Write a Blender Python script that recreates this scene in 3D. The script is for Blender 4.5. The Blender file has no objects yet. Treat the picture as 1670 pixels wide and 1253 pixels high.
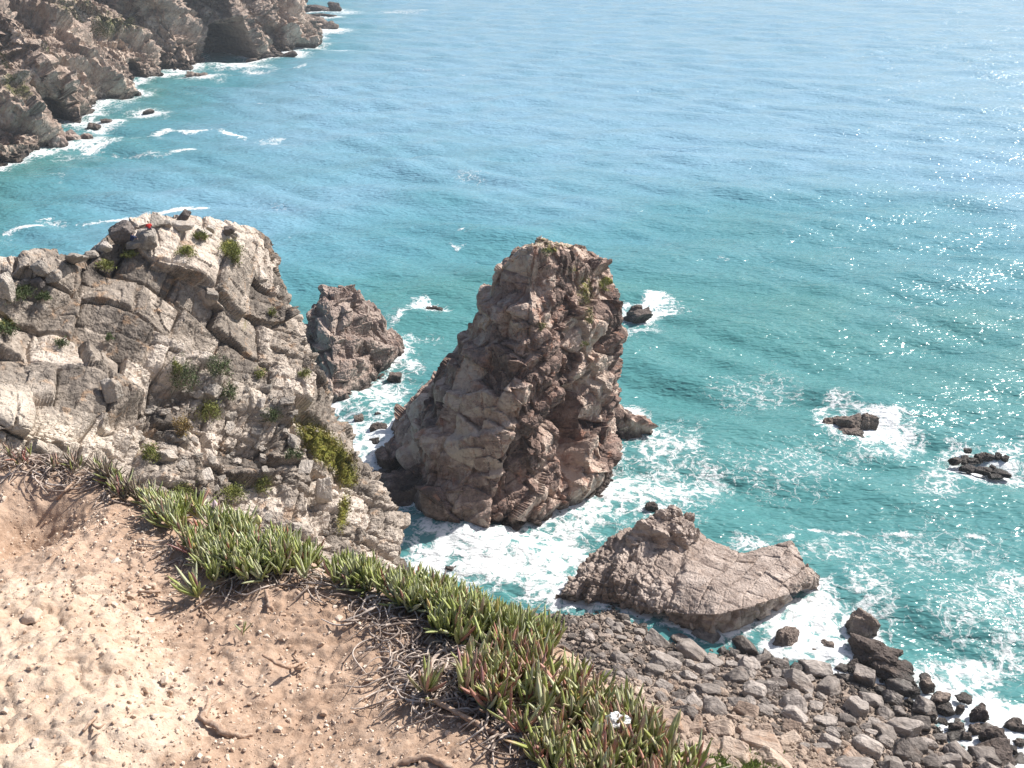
import bpy, bmesh, math, random
import numpy as np
from mathutils import Vector, Matrix, Euler
from mathutils.kdtree import KDTree

random.seed(7)
RNG = np.random.default_rng(7)
scene = bpy.context.scene
COL = scene.collection
R = math.radians

# ------------------------------------------------------------------ camera geometry (photo pixels -> real points)
PW, PH, F = 1670.0, 1253.0, 1640.0
PITCH = R(26.0)
CAMZ = 110.0
CP, SP = math.cos(PITCH), math.sin(PITCH)

def ray(px, py):
    a = (px - PW / 2) / F
    b = (PH / 2 - py) / F
    return np.array([a, CP + b * SP, -SP + b * CP])

def at_y(px, py, y):
    d = ray(px, py)
    return d * (y / d[1]) + np.array([0, 0, CAMZ])

def at_z(px, py, z=0.0):
    d = ray(px, py)
    return d * ((z - CAMZ) / d[2]) + np.array([0, 0, CAMZ])

def W(px, y, z):
    ax = y * CP - (z - CAMZ) * SP
    return np.array([(px - PW / 2) / F * ax, y, z])

def project(P):
    P = np.asarray(P)
    dz = P[..., 2] - CAMZ
    ax = P[..., 1] * CP - dz * SP
    up = P[..., 1] * SP + dz * CP
    return PW / 2 + F * P[..., 0] / ax, PH / 2 - F * up / ax

SUN_AZ, SUN_EL = R(60.0), R(45.0)      # azimuth clockwise from +Y (view direction)
SUN_DIR = np.array([math.cos(SUN_EL) * math.sin(SUN_AZ), math.cos(SUN_EL) * math.cos(SUN_AZ), math.sin(SUN_EL)])

# ------------------------------------------------------------------ noise
def _hash(ix, iy, iz, s):
    h = (ix.astype(np.int64) * 374761393 + iy.astype(np.int64) * 668265263 + iz.astype(np.int64) * 2147483647 + s * 974711) & 0xFFFFFFFF
    h = ((h ^ (h >> 13)) * 1274126177) & 0xFFFFFFFF
    h = ((h ^ (h >> 16)) * 2246822519) & 0xFFFFFFFF
    h ^= h >> 15
    return h

def hrand(ix, iy, iz, s):
    return (_hash(ix, iy, iz, s) & 0xFFFF).astype(np.float32) / 65535.0

def vnoise(P, s=0):
    P = np.asarray(P, dtype=np.float64)
    i = np.floor(P).astype(np.int64)
    f = (P - i)
    u = f * f * f * (f * (f * 6 - 15) + 10)
    out = 0
    for dx in (0, 1):
        wx = u[:, 0] if dx else 1 - u[:, 0]
        for dy in (0, 1):
            wy = u[:, 1] if dy else 1 - u[:, 1]
            for dz in (0, 1):
                wz = u[:, 2] if dz else 1 - u[:, 2]
                out = out + wx * wy * wz * hrand(i[:, 0] + dx, i[:, 1] + dy, i[:, 2] + dz, s)
    return out * 2 - 1

def fbm(P, s=0, oct=4, gain=0.5, lac=2.03):
    a, out, P = 1.0, 0, np.asarray(P, dtype=np.float64)
    for k in range(oct):
        out = out + a * vnoise(P, s + 17 * k)
        P = P * lac + 3.7
        a *= gain
    return out

def worley(P, s=0):
    P = np.asarray(P, dtype=np.float64)
    b = np.floor(P - 0.5).astype(np.int64)
    n = len(P)
    f1 = np.full(n, 9.0); f2 = np.full(n, 9.0); idr = np.zeros(n)
    for dx in (0, 1):
        for dy in (0, 1):
            for dz in (0, 1):
                c = b + np.array([dx, dy, dz])
                q = np.stack([c[:, k] + 0.5 + 0.8 * (hrand(c[:, 0], c[:, 1], c[:, 2], s + k) - 0.5) for k in range(3)], 1)
                d = np.linalg.norm(P - q, axis=1)
                r = hrand(c[:, 0], c[:, 1], c[:, 2], s + 9)
                nb = d < f1
                f2 = np.where(nb, f1, np.minimum(f2, d))
                idr = np.where(nb, r, idr)
                f1 = np.where(nb, d, f1)
    return f1, f2, idr

def rotm(ax, ay, az):
    return np.array(Euler((R(ax), R(ay), R(az))).to_matrix())

def smooth(a, b, x):
    t = np.clip((x - a) / (b - a), 0, 1)
    return t * t * (3 - 2 * t)

def blocks(P, N, rot, L, s, warp=0.25, align=0.6, rnd=0.35, step=0.3, crack=0.06, cw=0.07):
    """jointed rock: displacement along the normal of a lattice of offset blocks; returns displacement and a tint per block"""
    L = np.asarray(L, dtype=np.float64)
    m = L.mean()
    Q = P + warp * m * np.stack([fbm(P / (m * 2.2), s + 5 + k * 31, 3) for k in range(3)], 1)
    u = (Q @ rot.T) / L
    z = np.zeros(len(P), dtype=np.int64)
    u[:, 0] += 0.35 * vnoise(np.stack([u[:, 0] * .6, z, z], 1), s + 71)
    i0 = np.floor(u[:, 0]).astype(np.int64)
    u[:, 1] = u[:, 1] * (0.7 + 0.7 * hrand(i0, z, z, s + 1)) + 7 * hrand(i0, z, z, s + 2)
    i1 = np.floor(u[:, 1]).astype(np.int64)
    u[:, 2] = u[:, 2] * (0.7 + 0.7 * hrand(i0, i1, z, s + 3)) + 7 * hrand(i0, i1, z, s + 4)
    i2 = np.floor(u[:, 2]).astype(np.int64)
    f = u - np.stack([i0, i1, i2], 1)
    rr = [hrand(i0, i1, i2, s + 10 + k) for k in range(5)]
    a = np.abs(N @ rot.T)
    j = np.argmax(a, 1)
    ar = np.arange(len(P))
    sgn = np.sign((N @ rot.T)[ar, j])
    d = -align * (f[ar, j] - 0.5) * L[j] * sgn * 0.75
    for k in range(3):
        d = d + rnd * (f[:, k] - 0.5) * L[k] * (rr[k] - 0.5) * 2
    d = d + step * m * (rr[3] - 0.5)
    e = np.minimum(f, 1 - f) * L
    others = np.where(np.arange(3)[None, :] == j[:, None], 1e9, e).min(1)
    d = d - crack * m * np.exp(-(others / (cw * m)) ** 2)
    return d, rr[4]

# ------------------------------------------------------------------ mesh helpers
def mesh_obj(name, V, faces, mat, parent=None, attrs=None, smooth_shade=False):
    """V (n,3); faces = (m,4) or (m,3) int array"""
    me = bpy.data.meshes.new(name)
    V = np.ascontiguousarray(V, dtype=np.float32)
    faces = np.ascontiguousarray(faces, dtype=np.int32)
    m, k = faces.shape
    me.vertices.add(len(V)); me.vertices.foreach_set('co', V.ravel())
    me.loops.add(m * k); me.loops.foreach_set('vertex_index', faces.ravel())
    me.polygons.add(m)
    me.polygons.foreach_set('loop_start', np.arange(0, m * k, k, dtype=np.int32))
    me.polygons.foreach_set('use_smooth', np.full(m, bool(smooth_shade)))
    me.update(calc_edges=True)
    for an, av in (attrs or {}).items():
        av = np.asarray(av, dtype=np.float32)
        if av.ndim == 1:
            a = me.attributes.new(an, 'FLOAT', 'POINT'); a.data.foreach_set('value', av)
        else:
            a = me.attributes.new(an, 'FLOAT_COLOR', 'POINT')
            if av.shape[1] == 3:
                av = np.concatenate([av, np.ones((len(av), 1), np.float32)], 1)
            a.data.foreach_set('color', np.ascontiguousarray(av).ravel())
    if mat is not None:
        me.materials.append(mat)
    o = bpy.data.objects.new(name, me)
    COL.objects.link(o)
    if parent is not None:
        o.parent = parent
    return o

def tag(o, label=None, cat=None, group=None, kind=None):
    if label: o['label'] = label
    if cat: o['category'] = cat
    if group: o['group'] = group
    if kind: o['kind'] = kind
    return o

def grid_faces(nr, nc, wrap=False, flip=False):
    r = np.arange(nr - 1)[:, None]
    c = np.arange(nc if wrap else nc - 1)[None, :]
    c2 = (c + 1) % nc
    q = np.stack([r * nc + c, r * nc + c2, (r + 1) * nc + c2, (r + 1) * nc + c], -1).reshape(-1, 4)
    return q[:, ::-1] if flip else q

def cr(ctrl, t, wrap=False):
    """Catmull-Rom along axis 0"""
    n = len(ctrl)
    i = np.floor(t).astype(int)
    if not wrap:
        i = np.clip(i, 0, n - 2)
    f = t - i
    def g(k):
        return ctrl[(i + k) % n] if wrap else None
    if wrap:
        p0, p1, p2, p3 = g(-1), g(0), g(1), g(2)
    else:
        ext = np.concatenate([2 * ctrl[:1] - ctrl[1:2], ctrl, 2 * ctrl[-1:] - ctrl[-2:-1]], 0)
        p0, p1, p2, p3 = ext[i], ext[i + 1], ext[i + 2], ext[i + 3]
    f = f.reshape((-1,) + (1,) * (ctrl.ndim - 1))
    return 0.5 * (2 * p1 + (p2 - p0) * f + (2 * p0 - 5 * p1 + 4 * p2 - p3) * f ** 2 + (3 * p1 - p0 - 3 * p2 + p3) * f ** 3)

def dense(ctrl, nr, nc, wrap=False):
    ctrl = np.asarray(ctrl, dtype=np.float64)
    a = cr(ctrl, np.linspace(0, ctrl.shape[0] - 1, nr))
    n = ctrl.shape[1]
    t = np.linspace(0, n, nc, endpoint=False) if wrap else np.linspace(0, n - 1, nc)
    return np.swapaxes(cr(np.swapaxes(a, 0, 1), t, wrap), 0, 1)

def dense_lin(ctrl, nr, nc):
    ctrl = np.asarray(ctrl, dtype=np.float64)
    def li(A, n):
        t = np.linspace(0, len(A) - 1, n); i = np.clip(np.floor(t).astype(int), 0, len(A) - 2); f = (t - i)[:, None, None]
        return A[i] * (1 - f) + A[i + 1] * f
    return np.swapaxes(li(np.swapaxes(li(ctrl, nr), 0, 1), nc), 0, 1)

def arc_even(G, axis, n):
    """resample a grid so that mean spacing along an axis is even"""
    d = np.linalg.norm(np.diff(G, axis=axis), axis=2).mean(1 - axis)
    s = np.concatenate([[0], np.cumsum(d)])
    t = np.interp(np.linspace(0, s[-1], n), s, np.arange(len(s)))
    i = np.clip(np.floor(t).astype(int), 0, len(s) - 2)
    f = t - i
    A = np.take(G, i, axis); B = np.take(G, i + 1, axis)
    f = f.reshape((-1, 1, 1) if axis == 0 else (1, -1, 1))
    return A * (1 - f) + B * f

def grid_normals(G, wrap=False):
    if wrap:
        E = np.concatenate([G[:, -1:], G, G[:, :1]], 1)
        dc = np.gradient(E, axis=1)[:, 1:-1]
    else:
        dc = np.gradient(G, axis=1)
    dr = np.gradient(G, axis=0)
    n = np.cross(dc, dr)
    return n / (np.linalg.norm(n, axis=2, keepdims=True) + 1e-9)

def bed_rot(s=0):
    return rotm(0, 0, 0)

# ------------------------------------------------------------------ materials
def nmat(name):
    m = bpy.data.materials.new(name)
    m.use_nodes = True
    nt = m.node_tree
    b = nt.nodes['Principled BSDF']
    return m, nt, b

class NT:
    def __init__(s, nt): s.nt = nt
    def n(s, typ, **kw):
        nd = s.nt.nodes.new(typ)
        for k, v in kw.items():
            if k.startswith('i_'):
                key = k[2:].replace('_', ' ')
                nd.inputs[key].default_value = v
            else:
                setattr(nd, k, v)
        return nd
    def l(s, a, b): s.nt.links.new(a, b)
    def noise(s, vec, scale, detail=4, rough=0.55, dist=0.0):
        nd = s.n('ShaderNodeTexNoise')
        nd.inputs['Scale'].default_value = scale; nd.inputs['Detail'].default_value = detail
        nd.inputs['Roughness'].default_value = rough; nd.inputs['Distortion'].default_value = dist
        if vec is not None: s.l(vec, nd.inputs['Vector'])
        return nd.outputs['Fac']
    def ramp(s, fac, stops):
        nd = s.n('ShaderNodeValToRGB')
        e = nd.color_ramp.elements
        while len(e) > 1: e.remove(e[-1])
        e[0].position, e[0].color = stops[0][0], col(stops[0][1])
        for p, c in stops[1:]:
            x = e.new(p); x.color = col(c)
        s.l(fac, nd.inputs['Fac'])
        return nd.outputs['Color']
    def mr(s, fac, a, b, c=0.0, d=1.0, sm=True):
        nd = s.n('ShaderNodeMapRange')
        nd.interpolation_type = 'SMOOTHSTEP' if sm else 'LINEAR'
        for k, v in (('From Min', a), ('From Max', b), ('To Min', c), ('To Max', d)):
            nd.inputs[k].default_value = v
        s.l(fac, nd.inputs['Value'])
        return nd.outputs['Result']
    def mix(s, fac, a, b, blend='MIX'):
        nd = s.n('ShaderNodeMix'); nd.data_type = 'RGBA'; nd.blend_type = blend
        if isinstance(fac, (int, float)): nd.inputs[0].default_value = fac
        else: s.l(fac, nd.inputs[0])
        for i, v in ((6, a), (7, b)):
            if isinstance(v, (tuple, list)): nd.inputs[i].default_value = col(v)
            else: s.l(v, nd.inputs[i])
        return nd.outputs[2]
    def math(s, op, a, b=None, c=None):
        nd = s.n('ShaderNodeMath'); nd.operation = op
        for i, v in enumerate((a, b, c)):
            if v is None: continue
            if isinstance(v, (int, float)): nd.inputs[i].default_value = v
            else: s.l(v, nd.inputs[i])
        return nd.outputs[0]
    def attr(s, name, out='Fac'):
        nd = s.n('ShaderNodeAttribute'); nd.attribute_name = name
        return nd.outputs[out]
    def bump(s, h, strength, dist, prev=None):
        nd = s.n('ShaderNodeBump')
        nd.inputs['Strength'].default_value = strength; nd.inputs['Distance'].default_value = dist
        s.l(h, nd.inputs['Height'])
        if prev is not None: s.l(prev, nd.inputs['Normal'])
        return nd.outputs['Normal']

def col(c):
    return tuple(c) if len(c) == 4 else (c[0], c[1], c[2], 1.0)

def srgb(r, g, b, k=1.0):
    f = lambda v: (v / 12.92 if v <= 0.04045 else ((v + 0.055) / 1.055) ** 2.4)
    return tuple(f(v / 255.0) * k for v in (r, g, b))

def rock_material(name, dark, mid, light, stain, unit, wet=None, stain_amt=0.5, veg=None, rand=False, pale=None, var=0.5):
    """unit = size in metres of the middle texture scale; wet = (z0, z1) height band of the dark tide zone"""
    m, nt, b = nmat(name)
    g = NT(nt)
    geo = g.n('ShaderNodeNewGeometry')
    pos = geo.outputs['Position']
    if rand:
        oi = g.n('ShaderNodeObjectInfo')
        tc = g.n('ShaderNodeTexCoord')
        va = g.n('ShaderNodeVectorMath', operation='MULTIPLY_ADD')
        g.l(tc.outputs['Object'], va.inputs[0]); va.inputs[1].default_value = (1, 1, 1)
        cmb = g.n('ShaderNodeCombineXYZ')
        for k in range(3): g.l(g.math('MULTIPLY', oi.outputs['Random'], 50.0 + 13 * k), cmb.inputs[k])
        g.l(cmb.outputs[0], va.inputs[2])
        vec = va.outputs[0]
    else:
        vec = pos
    n1 = g.noise(vec, 0.16 / unit, 5, 0.6, 0.4)
    n2 = g.noise(vec, 1.3 / unit, 8, 0.68, 0.6)
    n3 = g.noise(vec, 7.0 / unit, 6, 0.7)
    f = g.math('ADD', g.math('MULTIPLY', n1, 0.35), g.math('MULTIPLY', n2, 0.45))
    f = g.math('ADD', f, g.math('MULTIPLY', n3, 0.2))
    if rand:
        f = g.math('ADD', f, g.math('MULTIPLY', g.math('SUBTRACT', oi.outputs['Random'], 0.5), 0.22 * var * 2))
    else:
        f = g.math('ADD', f, g.math('MULTIPLY', g.math('SUBTRACT', g.attr('tint'), 0.5), 0.3 * var * 2))
    c = g.ramp(f, [(0.33, dark), (0.49, mid), (0.645, light)])
    # rust and lichen stains
    s1 = g.noise(vec, 0.5 / unit, 6, 0.65, 0.8)
    sm = g.math('MULTIPLY', g.mr(s1, 0.54, 0.68), stain_amt)
    c = g.mix(sm, c, stain)
    # pale grey lichen bloom
    s2 = g.noise(vec, 2.6 / unit, 5, 0.7, 0.3)
    c = g.mix(g.mr(s2, 0.60, 0.78, 0, 0.35), c, tuple(min(0.7, v * 1.35 + .02) for v in light))
    if pale is not None:
        c = g.mix(g.attr('pale'), c, pale)
    if veg is not None:
        vn = g.noise(vec, 5.0 / unit, 5, 0.7)
        vm = g.mr(g.math('ADD', g.attr('veg'), g.math('MULTIPLY', g.math('SUBTRACT', vn, 0.5), 1.3)), 0.45, 0.62)
        vc = g.ramp(g.noise(vec, 3.0 / unit, 4, 0.7), [(0.3, veg[0]), (0.55, veg[1]), (0.72, veg[2])])
        c = g.mix(vm, c, vc)
    rough = 0.88
    if wet is not None:
        sx = g.n('ShaderNodeSeparateXYZ'); g.l(pos, sx.inputs[0])
        zz = g.math('ADD', sx.outputs[2], g.math('MULTIPLY', g.math('SUBTRACT', n2, 0.5), (wet[1] - wet[0]) * 1.6))
        wm = g.mr(zz, wet[0], wet[1], 1.0, 0.0)
        c = g.mix(wm, c, g.mix(0.72, c, (0.018, 0.016, 0.014)))
        rgh = g.mr(wm, 0, 1, 0.88, 0.42, False)
        g.l(rgh, b.inputs['Roughness'])
    else:
        b.inputs['Roughness'].default_value = rough
    b.inputs['Specular IOR Level'].default_value = 0.25
    g.l(c, b.inputs['Base Color'])
    # relief
    vd = g.n('ShaderNodeTexVoronoi'); vd.feature = 'DISTANCE_TO_EDGE'
    vd.inputs['Scale'].default_value = 1.1 / unit
    wv = g.n('ShaderNodeVectorMath', operation='ADD')
    g.l(vec, wv.inputs[0])
    ns = g.n('ShaderNodeTexNoise'); ns.inputs['Scale'].default_value = 1.0 / unit; ns.inputs['Detail'].default_value = 3
    g.l(vec, ns.inputs['Vector'])
    sc = g.n('ShaderNodeVectorMath', operation='SCALE'); g.l(ns.outputs['Color'], sc.inputs[0]); sc.inputs['Scale'].default_value = 1.4 * unit
    g.l(sc.outputs[0], wv.inputs[1]); g.l(wv.outputs[0], vd.inputs['Vector'])
    cr_ = g.mr(vd.outputs['Distance'], 0.0, 0.06, 0.0, 1.0)
    vf = g.n('ShaderNodeTexVoronoi'); vf.inputs['Scale'].default_value = 2.4 / unit; g.l(wv.outputs[0], vf.inputs['Vector'])
    nb = g.bump(n2, 0.55, 0.5 * unit)
    nb = g.bump(vf.outputs['Distance'], 0.6, 0.28 * unit, nb)
    nb = g.bump(cr_, 0.35, 0.12 * unit, nb)
    nb = g.bump(n3, 0.6, 0.10 * unit, nb)
    g.l(nb, b.inputs['Normal'])
    return m

M = {}
VEG = (srgb(62, 66, 28), srgb(112, 112, 44), srgb(150, 132, 62))
M['stack'] = rock_material('stack_rock', (0.125, 0.088, 0.075), (0.325, 0.23, 0.192), (0.56, 0.45, 0.375), (0.40, 0.205, 0.14), 1.6, wet=(1.2, 3.6), stain_amt=0.6, var=1.0, veg=VEG)
M['islet'] = rock_material('islet_rock', (0.14, 0.105, 0.095), (0.29, 0.225, 0.195), (0.47, 0.385, 0.33), (0.36, 0.20, 0.13), 1.6, wet=(0.8, 2.6), stain_amt=0.3, veg=VEG)
M['promontory'] = rock_material('promontory_rock', (0.115, 0.098, 0.085), (0.305, 0.26, 0.22), (0.59, 0.515, 0.445), (0.48, 0.29, 0.16), 0.9, stain_amt=0.45, var=.8, veg=VEG, pale=(0.66, 0.58, 0.49))
M['far_cliff'] = rock_material('far_cliff_rock', (0.11, 0.083, 0.068), (0.31, 0.238, 0.195), (0.60, 0.485, 0.40), (0.36, 0.24, 0.16), 4.0, wet=(2.0, 6.0), stain_amt=0.35, veg=(srgb(58, 62, 36), srgb(92, 92, 52), srgb(120, 112, 72)))
M['slab'] = rock_material('slab_rock', (0.17, 0.13, 0.112), (0.37, 0.30, 0.26), (0.56, 0.475, 0.42), (0.36, 0.25, 0.18), 1.0, wet=(0.4, 1.8), stain_amt=0.3)
M['boulder'] = rock_material('boulder_rock', (0.10, 0.086, 0.078), (0.235, 0.205, 0.185), (0.44, 0.39, 0.355), (0.28, 0.20, 0.15), 0.9, wet=(0.6, 2.2), stain_amt=0.25, rand=True)
M['tan_boulder'] = rock_material('tan_boulder_rock', (0.19, 0.14, 0.11), (0.36, 0.275, 0.22), (0.54, 0.44, 0.36), (0.38, 0.22, 0.13), 0.7, stain_amt=0.45, rand=True)
M['sea_rock'] = rock_material('sea_rock', (0.045, 0.036, 0.032), (0.12, 0.096, 0.085), (0.28, 0.225, 0.19), (0.17, 0.115, 0.08), 0.8, wet=(0.6, 1.6), stain_amt=0.25, rand=True)
M['pale_boulder'] = rock_material('pale_boulder_rock', (0.20, 0.18, 0.16), (0.38, 0.34, 0.30), (0.58, 0.52, 0.46), (0.42, 0.27, 0.16), 0.6, stain_amt=0.25, rand=True)
M['dark_boulder'] = rock_material('dark_boulder_rock', (0.07, 0.06, 0.055), (0.15, 0.13, 0.12), (0.28, 0.24, 0.22), (0.22, 0.15, 0.1), 0.6, stain_amt=0.2, rand=True)
WATER_PTS = []      # where rock meets water, for the foam

def note_waterline(V, band=1.3, every=3):
    w = V[(V[:, 2] > -band) & (V[:, 2] < band)]
    WATER_PTS.append(w[::every])

JOINT = rotm(18, -28, 24)

def rockify(G, wrap, levels, seed, fb=(0.5, 6.0), carve=None, edge_fade=None, inv=False, fade=None):
    """displace a dense grid of points along its normals; levels = list of (L xyz, rot, kwargs)"""
    nr, nc = G.shape[:2]
    N = grid_normals(G, wrap).reshape(-1, 3) * (-1.0 if inv else 1.0)
    P = G.reshape(-1, 3)
    d = fb[0] * fbm(P / fb[1], seed, 4)
    tint = np.zeros(len(P)); wsum = 0
    for k, (L, rot, kw) in enumerate(levels):
        kw = dict(kw); wt = kw.pop('wt', 1.0)
        dd, t = blocks(P, N, rot, L, seed + 100 * (k + 1), **kw)
        d = d + dd * wt
        w = 1.0 / (k + 1); tint += w * t; wsum += w
    tint /= wsum
    if edge_fade is not None:
        d = d * edge_fade.reshape(-1)
    if carve is not None:
        d = d + carve(P, N)
    if fade is not None: d = d * fade(P)
    V = P + N * d[:, None]
    return V, tint, N

# ------------------------------------------------------------------ the tall sea stack
def build_stack():
    A = at_y
    cols = [
        [A(604, 772, 187), A(648, 740, 186), A(694, 680, 185), A(744, 590, 184), A(788, 510, 184), A(803, 446, 183)],
        [A(640, 830, 168), A(672, 780, 172), A(712, 705, 174), A(765, 600, 177), A(806, 505, 179), A(824, 425, 180)],
        [A(690, 862, 161.5), A(715, 805, 165), A(757, 722, 168), A(805, 608, 172), A(838, 508, 175), A(848, 411, 178)],
        [A(800, 870, 160), A(812, 800, 163), A(832, 715, 166), A(855, 610, 169.5), A(872, 510, 173), A(880, 407, 177.5)],
        [A(912, 832, 166), A(916, 775, 170), A(922, 695, 174.5), A(938, 605, 178.5), A(952, 510, 182), A(945, 419, 183.5)],
        [A(1000, 783, 175.5), A(994, 735, 180), A(994, 665, 185), A(1000, 580, 189), A(1004, 500, 191), A(990, 448, 192)],
        [W(1000, 197, 0), W(990, 198, 9), W(988, 199, 20), W(990, 199, 31), W(992, 199, 36), W(975, 197, 43)],
        [W(990, 214, 0), W(990, 211, 10), W(985, 207, 20), W(980, 203, 30), W(970, 200, 38), W(950, 196, 46)],
        [W(800, 218, 0), W(810, 214, 10), W(830, 208, 20), W(850, 203, 30), W(865, 199, 38), W(880, 195, 47)],
        [W(660, 206, 0), W(690, 204, 9), W(735, 201, 19), W(785, 198, 28), W(818, 195, 38), W(832, 191, 46)],
    ]
    rows = []
    cen = np.mean([c[0] for c in cols], 0)
    bot = []
    for c in cols:
        p = c[0].copy(); p[2] = -6; v = p - cen; v[2] = 0; bot.append(p + v * 0.04)
    rows.append(bot)
    for k in range(6):
        r = []
        for c in cols:
            p = c[k].copy()
            if k == 0: p[2] = 0.0
            r.append(p)
        rows.append(r)
    top = W(882, 185, 50.0)
    rim = rows[-1]
    rows.append([top + (p - top) * 0.55 + np.array([0, 0, 0.5]) for p in rim])
    rows.append([top + (p - top) * 0.02 for p in rim])
    G = dense(np.array(rows), 420, 560, True)
    G = arc_even(G, 0, 420)
    for _ in range(160): G = .5 * G + .25 * (np.roll(G, 1, 1) + np.roll(G, -1, 1))
    c1 = at_y(668, 795, 173.0); c2 = at_y(933, 720, 171.0); c3 = at_y(905, 800, 167); c4 = at_y(865, 440, 176)
    c5 = at_y(925, 668, 175); c6 = at_y(770, 655, 172)
    def carve(P, N):
        d = -4.5 * np.exp(-(((P[:, 0] - c1[0]) / 3.4) ** 4 + ((P[:, 2] - 4.0) / 4.2) ** 4 + ((P[:, 1] - c1[1]) / 9) ** 4))
        t = (P[:, 2] - c2[2]) / 9.0
        d -= 7.5 * np.exp(-(((P[:, 0] - c2[0] - 0.10 * (P[:, 2] - c2[2]) - .8 * fbm(P / 4, 92, 2)) / 2.0) ** 4 + t ** 4 + ((P[:, 1] - c2[1]) / 11) ** 4))
        d -= 2.2 * np.exp(-(((P[:, 0] - c4[0]) / 4.2) ** 4 + ((P[:, 2] - c4[2] + 2.5) / 3.4) ** 4 + ((P[:, 1] - c4[1]) / 8) ** 4))
        d -= 3.2 * np.exp(-(((P[:, 0] - c5[0]) / 6.5) ** 4 + ((P[:, 2] - c5[2] - .3 * (P[:, 0] - c5[0])) / 2.2) ** 4 + ((P[:, 1] - c5[1]) / 8) ** 4))
        # tide notch round the foot and a lip above it
        d -= 1.3 * np.exp(-((P[:, 2] - 0.6) / 1.6) ** 2)
        d += 1.2 * np.exp(-((P[:, 2] - 5.0) / 2.0) ** 2)
        # ledges running up to the right on the front
        lean = P[:, 2] - 0.42 * P[:, 0] + 1.2 * fbm(P / 7.0, 91, 3)
        fr = (lean / 7.0) % 1.0
        d += 1.3 * (smooth(0.0, 0.75, fr) - smooth(0.86, 1.0, fr) - 0.4) * smooth(46, 38, P[:, 2])
        d -= 1.6 * smooth(38, 48, P[:, 2])
        return d
    swt = 0.45 + 0.65 * smooth(-9, 1, G.reshape(-1, 3)[:, 0])
    rotA, rotB, rotC = rotm(12, -24, 35), rotm(-8, 16, 20), rotm(20, 10, 50)
    V, tint, N = rockify(G, True, [
        ((8.5, 7.0, 9.5), rotA, dict(align=0.26, rnd=0.26, step=0.14, crack=0.04, cw=0.04, warp=0.16)),
        ((3.2, 2.6, 3.8), rotB, dict(wt=swt, align=0.30, rnd=0.32, step=0.18, crack=0.05, cw=0.05, warp=0.16)),
        ((1.15, 0.9, 1.4), rotC, dict(wt=swt, align=0.18, rnd=0.22, step=0.12, crack=0.06, cw=0.07)),
    ], 11, fb=(0.9, 10.0), carve=carve, fade=lambda P: 1 - 0.5 * smooth(40, 48, P[:, 2]))
    # grass cushions on the crown and right shoulder
    up = N[:, 2]
    px, py = project(V)
    veg = 0.5 * smooth(0.6, 0.95, up) * smooth(42, 47, V[:, 2]) * (px > 0)
    for (cx, cy, rx, ry, s) in [(990, 462, 16, 14, 1.0), (955, 470, 22, 40, .6), (960, 505, 12, 30, .55), (885, 530, 16, 10, .6), (905, 525, 7, 8, .5), (957, 562, 8, 6, .7), (895, 408, 20, 6, .8), (935, 440, 25, 12, .5)]:
        veg = np.maximum(veg, s * np.exp(-(((px - cx) / rx) ** 2 + ((py - cy) / ry) ** 2)) * (V[:, 1] < 195))
    note_waterline(V)
    root = bpy.data.objects.new('sea_stack', None); COL.objects.link(root)
    o = mesh_obj('rock_mass', V, grid_faces(420, 560, True), M['stack'], attrs={'tint': tint, 'veg': veg}, parent=root)
    return root, V, N

STACK, STACK_V, STACK_N = build_stack()
tag(STACK, 'tallest brown sea stack in the surf, broad footed with a blunt grassy top', 'sea stack')

# ------------------------------------------------------------------ polyhedral rocks
def ico(sub):
    bm = bmesh.new(); bmesh.ops.create_icosphere(bm, subdivisions=sub, radius=1.0)
    V = np.array([v.co[:] for v in bm.verts]); T = np.array([[v.index for v in f.verts] for f in bm.faces])
    bm.free(); return V, T
ICO = {k: ico(k) for k in (2, 3, 4, 5, 6)}

def poly_rock(sub, seed, n_planes=14, sharp=26, rough=0.045, flat=0.0, blocky=0.5, detail=True):
    """unit rock cut by random planes -> verts, tris, tint"""
    rg = np.random.default_rng(seed)
    D, T = ICO[sub]
    nrm = rg.normal(size=(n_planes, 3)); nrm /= np.linalg.norm(nrm, axis=1, keepdims=True)
    h = rg.uniform(0.62, 1.0, n_planes)
    if blocky > 0:
        q = np.array(Euler(rg.uniform(-0.35, 0.35, 3)).to_matrix())
        ax = np.concatenate([q, -q], 0)
        ax = ax + rg.normal(scale=0.10, size=ax.shape); ax /= np.linalg.norm(ax, axis=1, keepdims=True)
        nrm = np.concatenate([nrm, ax]); h = np.concatenate([h, rg.uniform(0.55, 0.78, 6)])
    s = np.maximum(D @ nrm.T, 0) / h
    r = (s ** sharp).sum(1) ** (-1.0 / sharp)
    V = D * r[:, None]
    tint = 0.5 + 0.0 * r
    if detail:
        off = rg.uniform(0, 90, 3)
        d = rough * 1.4 * fbm(V * 2.0 + off, seed % 97, 5, 0.55)
        if sub >= 4:
            dd, tint = blocks(V * 1.0 + off, D, np.array(Euler(rg.uniform(-1, 1, 3)).to_matrix()), (0.55, 0.45, 0.6), seed % 89 + 3, warp=.3, align=0.30, rnd=0.35, step=0.16, crack=0.05, cw=0.06)
            d = d + rough * 4.0 * dd
        if sub >= 5:
            dd, t2 = blocks(V + off, D, np.array(Euler(rg.uniform(-1, 1, 3)).to_matrix()), (0.2, 0.17, 0.22), seed % 83 + 3, warp=.3, align=0.4, rnd=0.4, step=0.2, crack=0.06, cw=0.07)
            d = d + rough * 3.0 * dd; tint = (tint * 2 + t2) / 3
        V = V + D * d[:, None]
    return V, T, tint

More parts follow.
